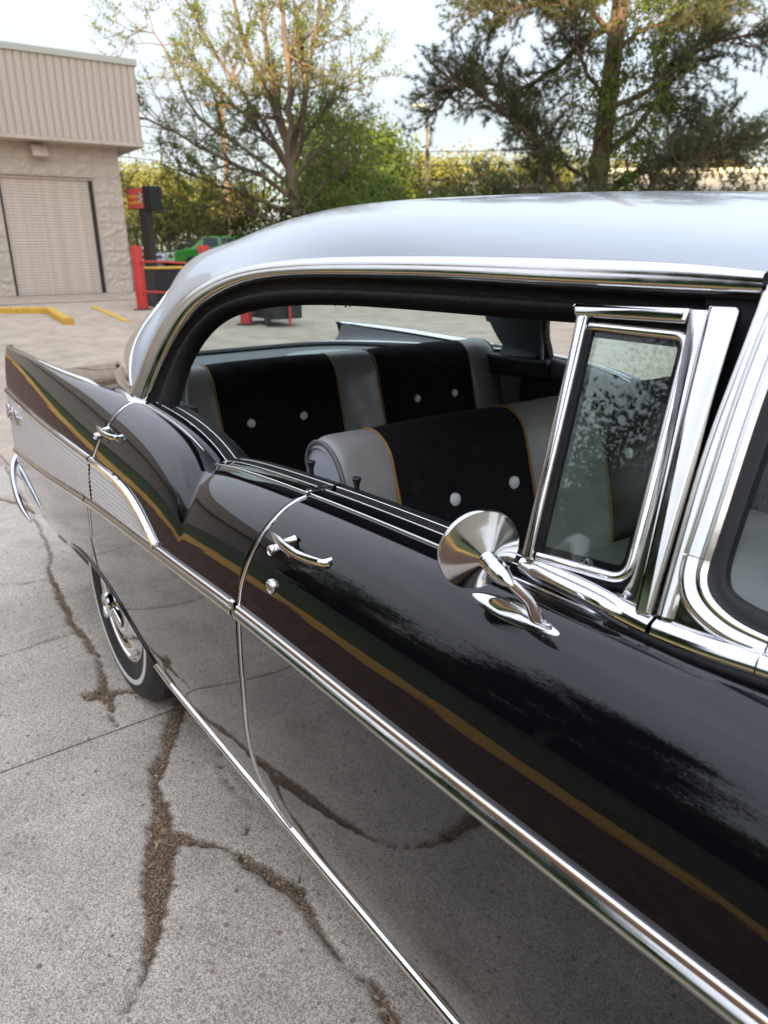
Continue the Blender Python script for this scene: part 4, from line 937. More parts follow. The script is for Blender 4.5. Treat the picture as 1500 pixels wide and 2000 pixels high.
along('mirror_bullet', [(.0, .020), (.0095, .022), (.0118, .030), (.0122, .040), (.0112, .052), (.0088, .064), (.0055, .073), (.0022, .078), (0, .0795)], CHROME, 40)
lathe('base_screw', [(.0045, 0), (.0045, .002), (.003, .003), (0, .003)], STAIN, mir, 16, 'z', (1.726, -.853, .983))
# ------------------------------------------------------------------ door handles and lock
def handle(x0, z0, par, button=True):
    h = bpy.data.objects.new('door_handle', None); COL.objects.link(h); h.parent = par
    def surf(x, z):
        vv = np.linspace(0, 1.4, 300); q = sect(np.full(300, x), vv); return float(np.interp(-z, -q[:, 2], q[:, 1]))
    L_ = .165; pts = []; ys = surf(x0+.09, z0)
    for t in np.linspace(0, 1, 30):
        x = x0+L_*t; out = .011+.015*math.sin(math.pi*(.12+.80*t))-.008*t; pts.append((x, ys-out+.004*(t > .95), z0+.010-.016*math.sin(math.pi*t*.5)+.010*t*t))
    sec = [(.0085, -.002), (.0088, .001), (.0035, .0032), (-.001, .0036), (-.0055, .0028), (-.0088, .001), (-.0085, -.002)]
    sweep('grip', pts, sec, (0, -1, .25), CHROME, h, closed=True, scale=np.interp(np.linspace(0, 1, 30), [0, .05, .22, .45, .85, 1], [.08, .45, 1.0, .85, .75, .55]))
    st = resample([(x0+.046, ys+.005, z0+.007), (x0+.042, ys-.007, z0+.005), (x0+.037, ys-.014, z0+.003)], 10)
    sweep('stem', st, circ(.0065, 12, .005), (0, 0, 1), CHROME, h, closed=True, scale=np.linspace(1.35, .9, 10))
    en = resample([(x0+.156, ys+.006, z0+.006), (x0+.152, ys-.006, z0+.004), (x0+.146, ys-.012, z0+.003)], 6)
    sweep('end_mount', en, circ(.005, 10, .004), (0, 0, 1), CHROME, h, closed=True)
    lathe('push_button', [(.0095, .012), (.0095, -.014), (.0085, -.018), (.007, -.019), (.0062, -.0175), (0, -.0175)], CHROME, h, 24, 'y', (x0+.016, ys-.012, z0-.016))
    box('button_housing', x0+.012, x0+.034, ys-.010, ys+.01, z0-.024, z0-.008, CHROME, h, .005)
    return h
handle(1.162, .932, fdoor); handle(.150, .945, rdoor)
vvq = np.linspace(0, 1.4, 300); qq = sect(np.full(300, 1.190), vvq); ylk = float(np.interp(-.857, -qq[:, 2], qq[:, 1]))
lathe('key_lock', [(.0125, .004), (.013, -.003), (.012, -.005), (.010, -.0055), (.009, -.0045), (.0075, -.006), (.006, -.005), (.004, -.0052), (0, -.0052)], CHROME, fdoor, 32, 'y', (1.190, ylk, .857))

# ================================================================== BUILDINGS AND STREET FURNITURE
def g0(x): return float(gz(x))
shop = thing('shop_building', (-21.8, 6.5, g0(-21.8)), 'beige split-face block building with ribbed metal fascia and closed roll-up door', 'building')
def W(par): return Vector(par.location)
def sub(o, par):     # parts are modelled in world coordinates; keep them where they are under a moved empty
    o.parent = par; o.location = o.location-Vector(par.location); return o
gb = g0(-21.8)-.05
YW0, YW1 = -16.0, 6.45
dY0, dY1, dZ = 3.05, 5.63, 3.67
core = link('wall', boxmesh('wall', -34, -21.93, YW0, YW1-.12, gb, 4.6), BLOCK); sub(core, shop)
# split-face blocks, each its own part, in running bond round the door opening
bh, bl = .41, .82
blocks = []
def blockmesh(w, k):
    rr = np.random.default_rng(100+k); ny, nz = 9, 6; G = []
    for i in range(ny):
        row = []
        for j in range(nz):
            e = (i in (0, ny-1)) or (j in (0, nz-1)); row.append((.010 if e else .008+.034*rr.random(), (i/(ny-1))*(w-.004), (j/(nz-1))*(bh-.004)))
        G.append(row)
    G = np.array(G); V = G.reshape(-1, 3); F = [(i*nz+j, (i+1)*nz+j, (i+1)*nz+j+1, i*nz+j+1) for i in range(ny-1) for j in range(nz-1)]
    n0 = len(V); ring = [(i, 0) for i in range(ny)]+[(ny-1, j) for j in range(1, nz)]+[(i, nz-1) for i in range(ny-2, -1, -1)]+[(0, j) for j in range(nz-2, 0, -1)]
    B = [(-.12, G[i, j, 1], G[i, j, 2]) for i, j in ring]; V = np.vstack([V, B]); m = len(ring)
    F += [(ring[k_][0]*nz+ring[k_][1], n0+k_, n0+(k_+1) % m, ring[(k_+1) % m][0]*nz+ring[(k_+1) % m][1]) for k_ in range(m)]
    return pymesh('block', V, F, False)
BM = {}
nb = 0; zrow = gb+.0; r = 0; restV, restF = [], []
while zrow < 4.55:
    h = bh; y = YW1-.012
    first = True
    while y > YW0:
        w = bl if not (first and r % 2) else bl/2
        first = False; y0 = y-w
        inside = (y0 < dY1 and y > dY0 and zrow < dZ)
        a, b = y0, y
        segs = [(a, b)]
        if inside:
            segs = []
            if b > dY1+.02: segs.append((max(a, dY1), b))
            if a < dY0-.02: segs.append((a, min(b, dY0)))
        for a_, b_ in segs:
            wq = round(b_-a_, 2)
            if wq < .04: continue
            if nb < 280 and a_ > 1.2:
                key = (wq, (nb*7) % 5)
                if key not in BM: BM[key] = blockmesh(wq, key[1]); BM[key].materials.append(BLOCK)
                o = link('block', BM[key], BLOCK); o.location = (-21.81, a_, zrow); sub(o, shop); nb += 1
            else:
                me_ = (wq, (int(a_*13)+r) % 4)
                if me_ not in BM: BM[me_] = blockmesh(wq, me_[1]); BM[me_].materials.append(BLOCK)
                n_ = len(restV); mm = BM[me_]
                restV += [(v.co.x-21.81, v.co.y+a_, v.co.z+zrow) for v in mm.vertices]; restF += [tuple(i+n_ for i in p.vertices) for p in mm.polygons]
        y = y0
    zrow += bh; r += 1
o = link('block_field', pymesh('block_field', restV, restF, False), BLOCK); tag(o, kind='stuff'); sub(o, shop)
# roll-up door: curved slats, black side track
door = sub(bpy.data.objects.new('rollup_door', None), shop); COL.objects.link(door); door.location = Vector((-21.9, dY0, g0(-21.8)))-Vector(shop.location)
sh = .078; slp = [(0, 0), (.010, .006), (.020, .016), (.024, .034), (.020, .056), (.010, .068), (.001, .074), (0, .078)]
sm = gridmesh('slat', [[(x, y, z) for x, z in slp] for y in (0.06, dY1-dY0-.14)], True); sm.materials.append(ROLLUP)
z = 0.0
while z < dZ-g0(-21.8)-.02:
    o = link('slat', sm, ROLLUP, door); o.location = (0, 0, z); z += sh
for nm, a, b, m in (('track', dY1-dY0-.14, dY1-dY0-.03, BLKBOX), ('track', 0.0, .06, BLKBOX), ('jamb_trim', dY1-dY0-.03, dY1-dY0+.0, FASCIA)):
    o = link(nm, boxmesh(nm, -.02, .06, a, b, 0, dZ-g0(-21.8)), m, door)
o = link('lintel_trim', boxmesh('lintel_trim', -.02, .085, 0, dY1-dY0, dZ-g0(-21.8)-.04, dZ-g0(-21.8)-.005), FASCIA, door)
# fascia with vertical ribbed panels
FX = -21.2; F0, F1 = 4.58, 6.62
o = link('fascia_core', boxmesh('fascia_core', -34, FX-.03, YW0, 7.02, F0+.06, F1), FASCIA); sub(o, shop)
pm = gridmesh('fascia_panel', [[(x, y, F0+.05-4.5+4.5), (x, y, F1)] for x, y in ((FX-.025, 0), (FX, .004), (FX, .190), (FX-.025, .194))], False); pm.materials.append(FASCIA)
yy = 7.02-.2; 
while yy > YW0:
    o = link('fascia_panel', pm, FASCIA); o.location = (0, yy, 0); sub(o, shop); yy -= .2
o = link('fascia_sill', boxmesh('fascia_sill', -34, FX+.02, YW0, 7.05, F0-.04, F0+.045, .01), FASCIA); sub(o, shop)
o = link('soffit', boxmesh('soffit', -34, FX-.02, YW0, 7.03, F0-.02, F0+.01), CAP); sub(o, shop)
o = link('parapet_cap', boxmesh('parapet_cap', -34, FX+.05, YW0, 7.08, F1+.003, F1+.17, .01), CAP); sub(o, shop)
# wall light under the soffit
wl = bpy.data.objects.new('wall_light', None); COL.objects.link(wl); sub(wl, shop); wl.location = Vector((-21.75, 4.2, 4.33))-Vector(shop.location)
G = [(-.02, -.20, -.16), (-.02, .20, -.16), (.34, .20, -.16), (.34, -.20, -.16), (-.02, -.20, .14), (-.02, .20, .14), (.16, .20, .14), (.16, -.20, .14)]
link('housing', pymesh('housing', G, [(0, 1, 2, 3), (4, 7, 6, 5), (0, 4, 5, 1), (1, 5, 6, 2), (2, 6, 7, 3), (3, 7, 4, 0)], False), FASCIA, wl)
lathe('photocell', [(.03, 0), (.03, .05), (0, .06)], FASCIA, wl, 12, 'y', (.1, .20, .0))
# apron in front of the door, painted kerbs
ap = sheet('apron', -21.78, -18.6, -4, 7.2, .012, CONCFAR, 14, 12)
def kerb(pts, h, w, label, m=YELLOW, group='painted parking kerbs'):
    P = np.array([(x, y, g0(x)) for x, y in pts]); sec = [(-w/2, -.02), (-w/2, h*.8), (-w/2+.02, h), (w/2-.02, h), (w/2, h*.8), (w/2, -.02)]
    o = sweep('kerb', P, sec, (0, 0, 1), m, None, ang=30); tag(o, label, 'kerb', group); return o
kerb([(-16.3, -3.5), (-16.3, 1.6), (-15.7, 2.5)], .13, .18, 'yellow kerb running left in front of the roll-up door')
kerb([(-15.7, 2.52), (-14.3, 2.36), (-12.9, 2.22)], .13, .18, 'short yellow kerb angling towards the black car at left')
kerb([(-16.9, 3.80), (-14.9, 3.55), (-12.9, 3.32)], .02, .14, 'worn yellow painted line beside the red bollard', group=None)
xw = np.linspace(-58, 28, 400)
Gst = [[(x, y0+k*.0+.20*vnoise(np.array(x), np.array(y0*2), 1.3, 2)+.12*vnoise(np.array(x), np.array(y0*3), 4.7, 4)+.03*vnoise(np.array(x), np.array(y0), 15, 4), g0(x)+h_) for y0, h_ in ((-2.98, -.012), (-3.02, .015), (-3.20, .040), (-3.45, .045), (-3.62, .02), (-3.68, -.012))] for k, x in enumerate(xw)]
tag(grid('sun_painted_grass_strip', np.array(Gst, dtype=float), mat('sun_painted_straw', (.70, .42, .12), .9, build=noisecol(25, (.66, .34, .06), (.86, .50, .12), bump=.8, bscale=60, bdist=.03))), kind='structure')  # straw strip with golden sunlight painted in as a bright ochre colour
# red bollards, rails, bin
def bollard(x, y, h, r, label, lean=0):
    b = thing('bollard', (x, y, g0(x)), label, 'bollard', 'red steel bollards')
    lathe('post', [(r, -.05), (r, h-.03), (r*.93, h-.005), (0, h)], REDP, b, 10, 'z', ang=25)
    lathe('base_plate', [(r*1.7, 0), (r*1.7, .02), (r, .025)], DARKBROWN, b, 16, 'z')
    return b
bollard(-15.4, 4.50, 1.40, .125, 'thick red bollard in front of the building corner')
bollard(-11.0, 4.98, 1.42, .115, 'red bollard seen through the rear window of the car')
bollard(-13.6, 5.35, 1.42, .115, 'red bollard standing just above the car roof')
def tube(name, pts, r, m, par=None, n=8): return sweep(name, pts, circ(r, n), (.1, .2, 1), m, par, closed=True)
rl = thing('guard_rail', (-15.4, 4.5, g0(-15.4)), 'red tubular guard rail bolted to the thick red bollard', 'rail')
zr = g0(-15.4)
for nm, z0 in (('top_bar', 1.06), ('lower_bar', .40)):
    sub(tube(nm, resample([(-15.28, 4.52, zr+z0), (-14.7, 4.95, zr+z0-.02), (-14.3, 5.22, zr+z0-.05)], 12), .022, REDP), rl)
sub(tube('end_bar', resample([(-14.3, 5.22, zr+1.01), (-14.24, 5.26, zr+.96), (-14.22, 5.28, zr+.80), (-14.22, 5.28, zr)], 14), .022, REDP), rl)
bn = thing('black_enclosure', (-16.2, 5.6, g0(-16.2)), 'black steel enclosure with yellow rim behind the red guard rail', 'enclosure')
for nm, bx_, m in (('body', (-17.0, -15.6, 4.95, 6.3, g0(-16.2)-.05, g0(-16.2)+.86), BLKBOX), ('rim', (-17.04, -15.56, 4.91, 6.34, g0(-16.2)+.863, g0(-16.2)+.915), YELLOW)):
    sub(link(nm, boxmesh(nm, *bx_, .02), m), bn)
ct = thing('pallet_cart', (-10.4, 5.6, g0(-10.4)), 'dark cart with red frame beside the bollard behind the car', 'cart')
sub(link('deck', boxmesh('deck', -11.6, -10.2, 5.15, 5.75, g0(-11)+.12, g0(-11)+.50, .02), BLKBOX), ct)
sub(tube('frame', resample([(-10.15, 5.45, g0(-11)), (-10.15, 5.45, g0(-11)+.5), (-10.15, 5.5, g0(-11)+.95), (-10.15, 5.8, g0(-11)+.97)], 16), .025, REDP), ct)
for x_, y_ in ((-11.4, 5.12), (-10.4, 5.12)): sub(lathe('caster', [(.0, -.03), (.09, -.03), (.09, .03), (0, .03)], TYRE, None, 16, 'y', (x_, y_, g0(-11)+.09)), ct)
# pole sign with yellow lettering and chequered flag, black cabinet beside it
sg = thing('pole_sign', (-21.6, 7.03, g0(-21.6)), 'red pole sign with yellow lettering and chequered flag beside black cabinet', 'sign')
sg.rotation_euler = (0, 0, RAD(24))
def sb(nm, *a, m=DARKBROWN, bev=.0): return link(nm, boxmesh(nm, *a, bev), m, sg)
sb('post', -.19, .14, -.10, .10, -.1, 2.45)
sb('sign_box', -.60, .10, -.13, .13, 2.42, 3.02, m=DARKBROWN, bev=.01)
sb('sign_face', -.58, .08, -.150, -.132, 2.44, 3.0, m=SIGNRED)
sb('cabinet', .14, .44, -.16, .30, 2.38, 3.05, m=BLKBOX, bev=.03)
def textmesh(body, size, m, par, loc, rot, extr=.004):
    c_ = bpy.data.curves.new('txt', 'FONT'); c_.body = body; c_.size = size; c_.extrude = extr; c_.align_x = 'LEFT'; c_.offset = .004
    t_ = bpy.data.objects.new('txt', c_); COL.objects.link(t_); d_ = bpy.context.evaluated_depsgraph_get(); d_.update(); me_ = bpy.data.meshes.new_from_object(t_.evaluated_get(d_)); bpy.data.objects.remove(t_)
    o_ = link('lettering', me_, m, par); o_.location = loc; o_.rotation_euler = rot; return o_
textmesh('Advance', .135, SIGNYEL, sg, (-.555, -.153, 2.74), (math.pi/2, 0, 0))
textmesh('Auto Parts', .108, SIGNYEL, sg, (-.555, -.153, 2.58), (math.pi/2, 0, 0))
for i in range(3):
    for j in range(5):
        me_ = boxmesh('flag_square', -.09+.05*i, -.09+.05*i+.049, -.156, -.152, 2.56+.062*j+.015*i, 2.56+.062*j+.015*i+.061); link('flag_square', me_, SIGNWHITE if (i+j) % 2 else BLKBOX, sg)
for z_ in (2.52, 2.9): lathe('cabinet_lens', [(.035, 0), (.03, .012), (0, .015)], SIGNWHITE, sg, 14, 'y', (.30, -.160, z_)).scale = (1, 1, 1)
# lamp post and utility pole
lp = thing('lamp_post', (-36.3, 30.2, g0(-36.3)), 'tall dark parking-lot lamp post between the tree and the pine', 'lamp post')
link('pole', boxmesh('pole', -.09, .09, -.09, .09, -.1, 9.2), DARKBROWN, lp)
link('arm', boxmesh('arm', -.55, .0, -.06, .06, 9.1, 9.2), DARKBROWN, lp); link('lamp_head', boxmesh('lamp_head', -1.0, -.2, -.2, .2, 9.12, 9.25, .03), FASCIA, lp)
lp.rotation_euler = (0, 0, RAD(54))
up_ = thing('utility_pole', (-46.6, 21.6, g0(-46.6)), 'wooden utility pole lit orange behind the bare tree branches', 'pole')
lathe('shaft', [(.16, -.1), (.15, 5), (.12, 10.5), (0, 10.5)], WOODPOLE, up_, 12, 'z')
link('crossarm', boxmesh('crossarm', -.06, .06, -1.2, 1.2, 9.6, 9.75), WOODPOLE, up_)
for k in range(3):
    for z0, z1 in (((8.2-k*.9), (8.0-k*.8)),):
        pts = [(-46.6+t*14-7*0, 21.6+t*46-8, g0(-46)+z0-1.1*math.sin(math.pi*((t*1.3) % 1))) for t in np.linspace(-.8, 1.2, 30)]
        w_ = tube('power_line', pts, .025, DARKBROWN, None, 5); tag(w_, 'thin overhead wire, '+('highest', 'middle', 'lowest')[k]+' of three, behind the trees', 'wire', 'overhead wires')
# far pale building on the right
pb = thing('pale_building', (-29.5, 38.6, g0(-29)), 'long pale grey building behind the pine at right', 'building')
pb.rotation_euler = (0, 0, RAD(58)); 
link('wall', boxmesh('wall', 0, 26, -1, 9, -.5, 5.3), WHITEWALLB, pb); link('roof_edge', boxmesh('roof_edge', -.2, 26.2, -1.2, 9.2, 5.303, 5.6), CAP, pb)
# unseen block added behind the camera to keep the low sun off the lot
st_ = thing('sun_blocker', (26, -19.5, 0), 'unseen tan block added behind the camera to shade the lot from the low sun', 'building')
st_.rotation_euler = (0, 0, math.atan2(SUN_AZ[1], SUN_AZ[0]))
link('wall', boxmesh('wall', 0, 14, -38, 38, -.5, 13.2), BLOCK, st_); link('parapet_cap', boxmesh('parapet_cap', -.2, 14.2, -38.2, 38.2, 13.203, 13.5), CAP, st_)
# ------------------------------------------------------------------ parked cars in the far lot
def parked(x, y, rz, L_, Wd, Hh, paint, label, hood=.28, top=None, van=False):
    c = thing('parked_car', (x, y, g0(x)), label, 'car', 'cars parked in the far lot', rz)
    zb_, zm, zt = .32, Hh*.60, Hh
    prof = [(0, zb_), (0, zm*.80), (.06*L_, zm*.93), (hood*L_, zm*1.02), ((hood+.17)*L_, zt*.97), ((hood+.24)*L_, zt), ((.93 if van else .78)*L_, zt*.985), ((.985 if van else .95)*L_, zm*1.02), (L_, zm*.9), (L_, zb_)]
    def side(pr, w0, w1):
        V = []; n = len(pr)
        for s in (-1, 1):
            for (a, b) in pr: k = np.clip((b-zm)/(zt-zm), 0, 1); V.append((a, s*(w0*(1-k)+w1*k), b))
        F = [tuple(range(n)), tuple(range(2*n-1, n-1, -1))]+[(i, n+i, n+(i+1) % n, (i+1) % n) for i in range(n)]
        return V, F
    V, F = side(prof, Wd/2, Wd/2*.80); me = pymesh('body', V, F, False); bm = bmesh.new(); bm.from_mesh(me); bmesh.ops.recalc_face_normals(bm, faces=bm.faces[:]); bmesh.ops.bevel(bm, geom=bm.edges[:], offset=.05, segments=2, affect='EDGES'); bm.to_mesh(me); bm.free()
    body = link('body', me, paint, c)
    if top is not None: link('roof', boxmesh('roof', (hood+.22)*L_, .9*L_, -Wd/2*.78, Wd/2*.78, zt-.03, zt+.03, .02), top, c)
    # glass: windshield, side windows
    wsx0, wsx1 = (hood+.01)*L_, (hood+.165)*L_
    V = [(wsx0-.02, -Wd/2*.88, zm*1.04), (wsx0-.02, Wd/2*.88, zm*1.04), (wsx1-.02, Wd/2*.78, zt*.96), (wsx1-.02, -Wd/2*.78, zt*.96)]
    link('windshield', pymesh('windshield', V, [(0, 1, 2, 3)], False), CARGLASS, c)
    for s in (-1, 1):
        for a, b in (((hood+.14)*L_, (hood+.34)*L_), ((hood+.36)*L_, .74*L_)):
            V = [(a, s*(Wd/2*.985+.01), zm*1.06), (b, s*(Wd/2*.985+.01), zm*1.06), (b-.05, s*(Wd/2*.83+.012), zt*.94), (a+.12, s*(Wd/2*.83+.012), zt*.94)]
            link('side_window', pymesh('side_window', V, [(0, 1, 2, 3)], False), CARGLASS, c)
        hl_ = link('headlight', boxmesh('headlight', -.03, .12, s*Wd*.28-.16, s*Wd*.28+.16, zm*.68, zm*.82, .03), SIGNWHITE, c)
        for xx in (.19*L_, .80*L_):
            lathe('wheel', [(.0, -.11), (.18, -.12), (.33, -.11), (.34, .09), (0, .09)], TYRE, c, 18, 'y', (xx, s*(Wd/2-.08), .33))
    link('grille', boxmesh('grille', -.035, .05, -Wd*.22, Wd*.22, zm*.55, zm*.75, .02), BLKBOX, c)
    return c
fa = RAD(143)
parked(-41.7, 15.35, RAD(82), 4.9, 1.95, 1.78, GREENCAR, 'green wrapped van with its nose towards the lot', .20, van=True)
parked(-46.4, 16.4, RAD(95), 4.6, 1.85, 1.45, SILVERCAR, 'silver blue sedan leftmost of the parked cars')
parked(-47.9, 17.4, RAD(95), 4.7, 1.85, 1.60, DARKCAR, 'dark car parked between silver sedan and green van')
parked(-54.6, 20.4, RAD(95), 4.7, 1.9, 1.75, ORANGECAR, 'orange red car at the back of the far lot')

# ================================================================== TREES AND SHRUBS
Rv = np.array([math.sin(YAW), math.cos(YAW), 0]); Hv = np.array([-math.cos(YAW), math.sin(YAW), 0])
class Wood:
    def __init__(self): self.V = []; self.F = []; self.n = 0
    def limb(self, P, r0, r1, k=6):
        P = np.asarray(P, float); T = np.gradient(P, axis=0); T /= np.linalg.norm(T, axis=1)[:, None]+1e-9
        ref = np.array([.3, .5, .1]); A = np.cross(T, ref); A /= np.linalg.norm(A, axis=1)[:, None]+1e-9; B = np.cross(T, A); n = len(P)
        rr = np.linspace(r0, r1, n); a = np.linspace(0, 2*math.pi, k, endpoint=False)
        ring = P[:, None, :]+rr[:, None, None]*(np.cos(a)[None, :, None]*A[:, None, :]+np.sin(a)[None, :, None]*B[:, None, :])
        self.V.append(ring.reshape(-1, 3)); b = self.n
        for i in range(n-1):
            for j in range(k): self.F.append((b+i*k+j, b+(i+1)*k+j, b+(i+1)*k+(j+1) % k, b+i*k+(j+1) % k))
        self.n += n*k
    def mesh(self, name): return fastmesh(name, np.vstack(self.V), self.F, True)
def wander(p, d, L_, n, bend, gr, rg):
    P = [np.array(p, float)]; d = np.array(d, float); d /= np.linalg.norm(d)
    for i in range(n):
        d = d+rg.normal(0, bend, 3)+np.array([0, 0, gr]); d /= np.linalg.norm(d); P.append(P[-1]+d*L_/n)
    return np.array(P), d
def grow(w, p, d, L_, r, lvl, tips, rg, gr=.03, minr=.008, spread=.8, kids=(3, 5), bend=.10):
    n = 6 if lvl > 1 else 4; P, de = wander(p, d, L_, n, bend, gr, rg); w.limb(P, r, r*.45, 6 if lvl > 1 else 4)
    if lvl <= 1:
        for q in P[1:]: tips.append(q)
    if lvl == 0: return
    for k in range(rg.integers(*kids)):
        t = rg.uniform(.3, 1.0); i = t*n; a = P[min(n-1, int(i))]; q = a+(P[min(n, int(i)+1)]-a)*(i-int(i))
        dd = de+rg.normal(0, spread, 3); dd[2] += .15; grow(w, q, dd, L_*rg.uniform(.42, .68), r*(1-.55*t)*.55+.004, lvl-1, tips, rg, gr, minr, spread, kids, bend)
    grow(w, P[-1], de+rg.normal(0, .25, 3), L_*.55, r*.45, lvl-1, tips, rg, gr, minr, spread, kids, bend)
def leaves(C, size, rg, jit, per=1, flat=.5, aspect=.55):
    C = np.repeat(np.asarray(C), per, 0); n = len(C); C = C+rg.normal(0, jit, (n, 3))
    a = rg.normal(0, 1, (n, 3)); a /= np.linalg.norm(a, axis=1)[:, None]; b = rg.normal(0, 1, (n, 3)); b[:, 2] *= flat; b -= (a*b).sum(1)[:, None]*a; b /= np.linalg.norm(b, axis=1)[:, None]
    s = size*rg.uniform(.6, 1.3, n)[:, None]
    V = np.stack([C-a*s, C+b*s*aspect, C+a*s, C-b*s*aspect], 1).reshape(-1, 3); F = np.arange(4*n).reshape(n, 4); return V, F
def treething(name, loc, label, cat='tree', group=None): return thing(name, tuple(loc), label, cat, group)
def finish(t, wood, LV, LF, barkm, leafm, crown='crown', trunk='trunk'):
    off = np.array(t.location)
    wood.V = [v-off for v in wood.V]; link(trunk, wood.mesh(trunk), barkm, t)
    link(crown, fastmesh(crown, LV-off, LF), leafm, t)
# --- big spring tree in the middle
rg = np.random.default_rng(11)
B0 = np.array([-24.2, 13.9, g0(-24.2)]); S = .0195
def TP(px, py, dep=0): return B0+Rv*((px-590)*S)+Hv*dep+np.array([0, 0, max(0, (480-py)*S*1.04)])
t = treething('spring_tree', B0, 'tall tree with sparse spring leaves and bare branches behind the car roof')
w = Wood(); tips = []
tr = np.array([TP(598, 490), TP(594, 420), TP(586, 350), TP(580, 300), TP(577, 262)]); w.limb(resample(tr, 14), .30, .20, 10)
leaders = [([(578, 262), (560, 200), (520, 110), (492, 10), (480, -90)], .13), ([(578, 262), (562, 190), (548, 90), (540, -20), (535, -120)], .12), ([(577, 262), (585, 190), (590, 90), (585, -10), (590, -130)], .13),
           ([(580, 262), (603, 190), (612, 120), (600, 40), (600, -80)], .12), ([(582, 270), (608, 215), (615, 150), (640, 60), (660, -30)], .10), ([(582, 275), (610, 225), (650, 180), (690, 140), (722, 100)], .09),
           ([(580, 300), (545, 240), (500, 190), (430, 130), (370, 70)], .11), ([(582, 310), (540, 280), (470, 230), (400, 175), (330, 60), (300, 70)], .08), ([(588, 340), (540, 300), (480, 275), (400, 235), (300, 200)], .10),
           ([(590, 360), (540, 345), (480, 320), (420, 300), (340, 270)], .09), ([(592, 380), (540, 372), (470, 345), (400, 345), (330, 355)], .08), ([(594, 370), (625, 320), (670, 290), (710, 250)], .08), ([(580, 300), (610, 270), (660, 240), (700, 215)], .07),
           ([(578, 280), (530, 200), (470, 120), (420, 40), (380, -40)], .09)]
for pts, r in leaders:
    dep = rg.normal(0, 1.3); n = len(pts); P = np.array([TP(x, y, dep*(i/(n-1))**1.2) for i, (x, y) in enumerate(pts)]); P = resample(P, 16); P[1:-1] += rg.normal(0, .04, P[1:-1].shape); w.limb(P, r, r*.25, 7)
    d_end = P[-1]-P[-4]
    for i in range(3, 16):
        for _ in range(2):
            if rg.random() < .85:
                dd = (P[i]-P[i-1])/np.linalg.norm(P[i]-P[i-1])+rg.normal(0, .75, 3); dd[2] += .1
                grow(w, P[i], dd, rg.uniform(.7, 1.7), r*(1-.7*i/16)*.42+.006, 2, tips, rg, kids=(2, 4), bend=.14)
tips = np.array(tips); keep = tips[rg.random(len(tips)) < .52]
LV, LF = leaves(keep, .050, rg, .07, 4); print('spring leaves', len(LF)); finish(t, w, LV, LF, BARK, LEAFA)
# --- pine at right
rg = np.random.default_rng(5)
PB = np.array([-14.6, 19.35, g0(-14.6)]); S2 = .0168
def PP(px, py, dep=0): return PB+Rv*((px-1150)*S2)+Hv*dep+np.array([0, 0, max(0, (480-py)*S2*1.04)])
t = treething('pine_tree', PB, 'big dark pine with heavy crooked limbs at the right')
w = Wood(); tuft = []
w.limb(resample(np.array([PP(1142, 500), PP(1150, 380), PP(1158, 260), PP(1166, 120), PP(1176, -40), PP(1180, -220)]), 20), .36, .20, 12)
plimbs = [([(1150, 350), (1100, 318), (1062, 262), (1040, 225), (1000, 195), (940, 150), (870, 120)], .15, 0), ([(1155, 330), (1090, 320), (1020, 300), (960, 320), (900, 340), (835, 365)], .13, -.6), ([(1160, 40), (1120, 60), (1070, 100), (1000, 130), (900, 120), (850, 160)], .11, .5),
          ([(1165, 60), (1110, 20), (1040, 10), (960, 30), (900, 20)], .10, -.4), ([(1168, 0), (1100, -40), (1020, -60), (920, -40)], .10, .8), ([(1165, 325), (1215, 285), (1280, 262), (1360, 240), (1430, 225)], .17, .2), ([(1160, 345), (1220, 320), (1290, 275), (1370, 235)], .11, -.9),
          ([(1170, 240), (1230, 190), (1290, 110), (1335, 60), (1360, 0), (1380, -60)], .12, .3), ([(1168, 170), (1240, 140), (1320, 85), (1400, 70), (1470, 60)], .09, -.6), ([(1170, 80), (1240, 40), (1330, 20), (1420, -20)], .09, .8), ([(1172, 200), (1250, 160), (1340, 170), (1400, 190)], .07, 1.2),
          ([(1160, 355), (1230, 345), (1300, 352), (1350, 362)], .08, -1.0), ([(1155, 300), (1110, 260), (1060, 210), (1020, 160)], .08, 1.2), ([(1175, -60), (1240, -100), (1330, -120)], .09, 0), ([(1160, 150), (1115, 120), (1075, 60), (1040, -20)], .08, -.8), ([(1150, 370), (1100, 360), (1050, 365), (1000, 378)], .07, -1.2)]
for pts, r, dep in plimbs:
    n = len(pts); P = np.array([PP(x, y, dep*2*(i/(n-1))) for i, (x, y) in enumerate(pts)]); P = resample(P, 20); P[1:-1] += rg.normal(0, .035, P[1:-1].shape); w.limb(P, r, r*.22, 8)
    for i in range(6, 20):
        for _ in range(5):
            dd = (P[i]-P[i-1])/np.linalg.norm(P[i]-P[i-1])+rg.normal(0, .85, 3); dd[2] += .12
            Q, de = wander(P[i], dd, rg.uniform(.6, 1.6), 5, .16, .05, rg); w.limb(Q, r*.2+.008, .006, 4)
            for q in Q[2:]: tuft.append((q, de))
            for _2 in range(3):
                j = rg.integers(1, 6); d2 = de+rg.normal(0, .7, 3); Q2, de2 = wander(Q[j], d2, rg.uniform(.25, .55), 3, .15, .06, rg); w.limb(Q2, .009, .004, 3); tuft += [(q, de2) for q in Q2[1:]]
tc_ = np.array([q for q, d in tuft]); td = np.array([d for q, d in tuft]); kp = rg.random(len(tc_)) < .92; tc_, td = tc_[kp], td[kp]
per = 15; C = np.repeat(tc_, per, 0); D_ = np.repeat(td, per, 0); n = len(C); dirs = D_*1.1+rg.normal(0, .75, (n, 3)); dirs /= np.linalg.norm(dirs, axis=1)[:, None]
ln = rg.uniform(.13, .26, n)[:, None]; sw = np.cross(dirs, rg.normal(0, 1, (n, 3))); sw /= np.linalg.norm(sw, axis=1)[:, None]+1e-9
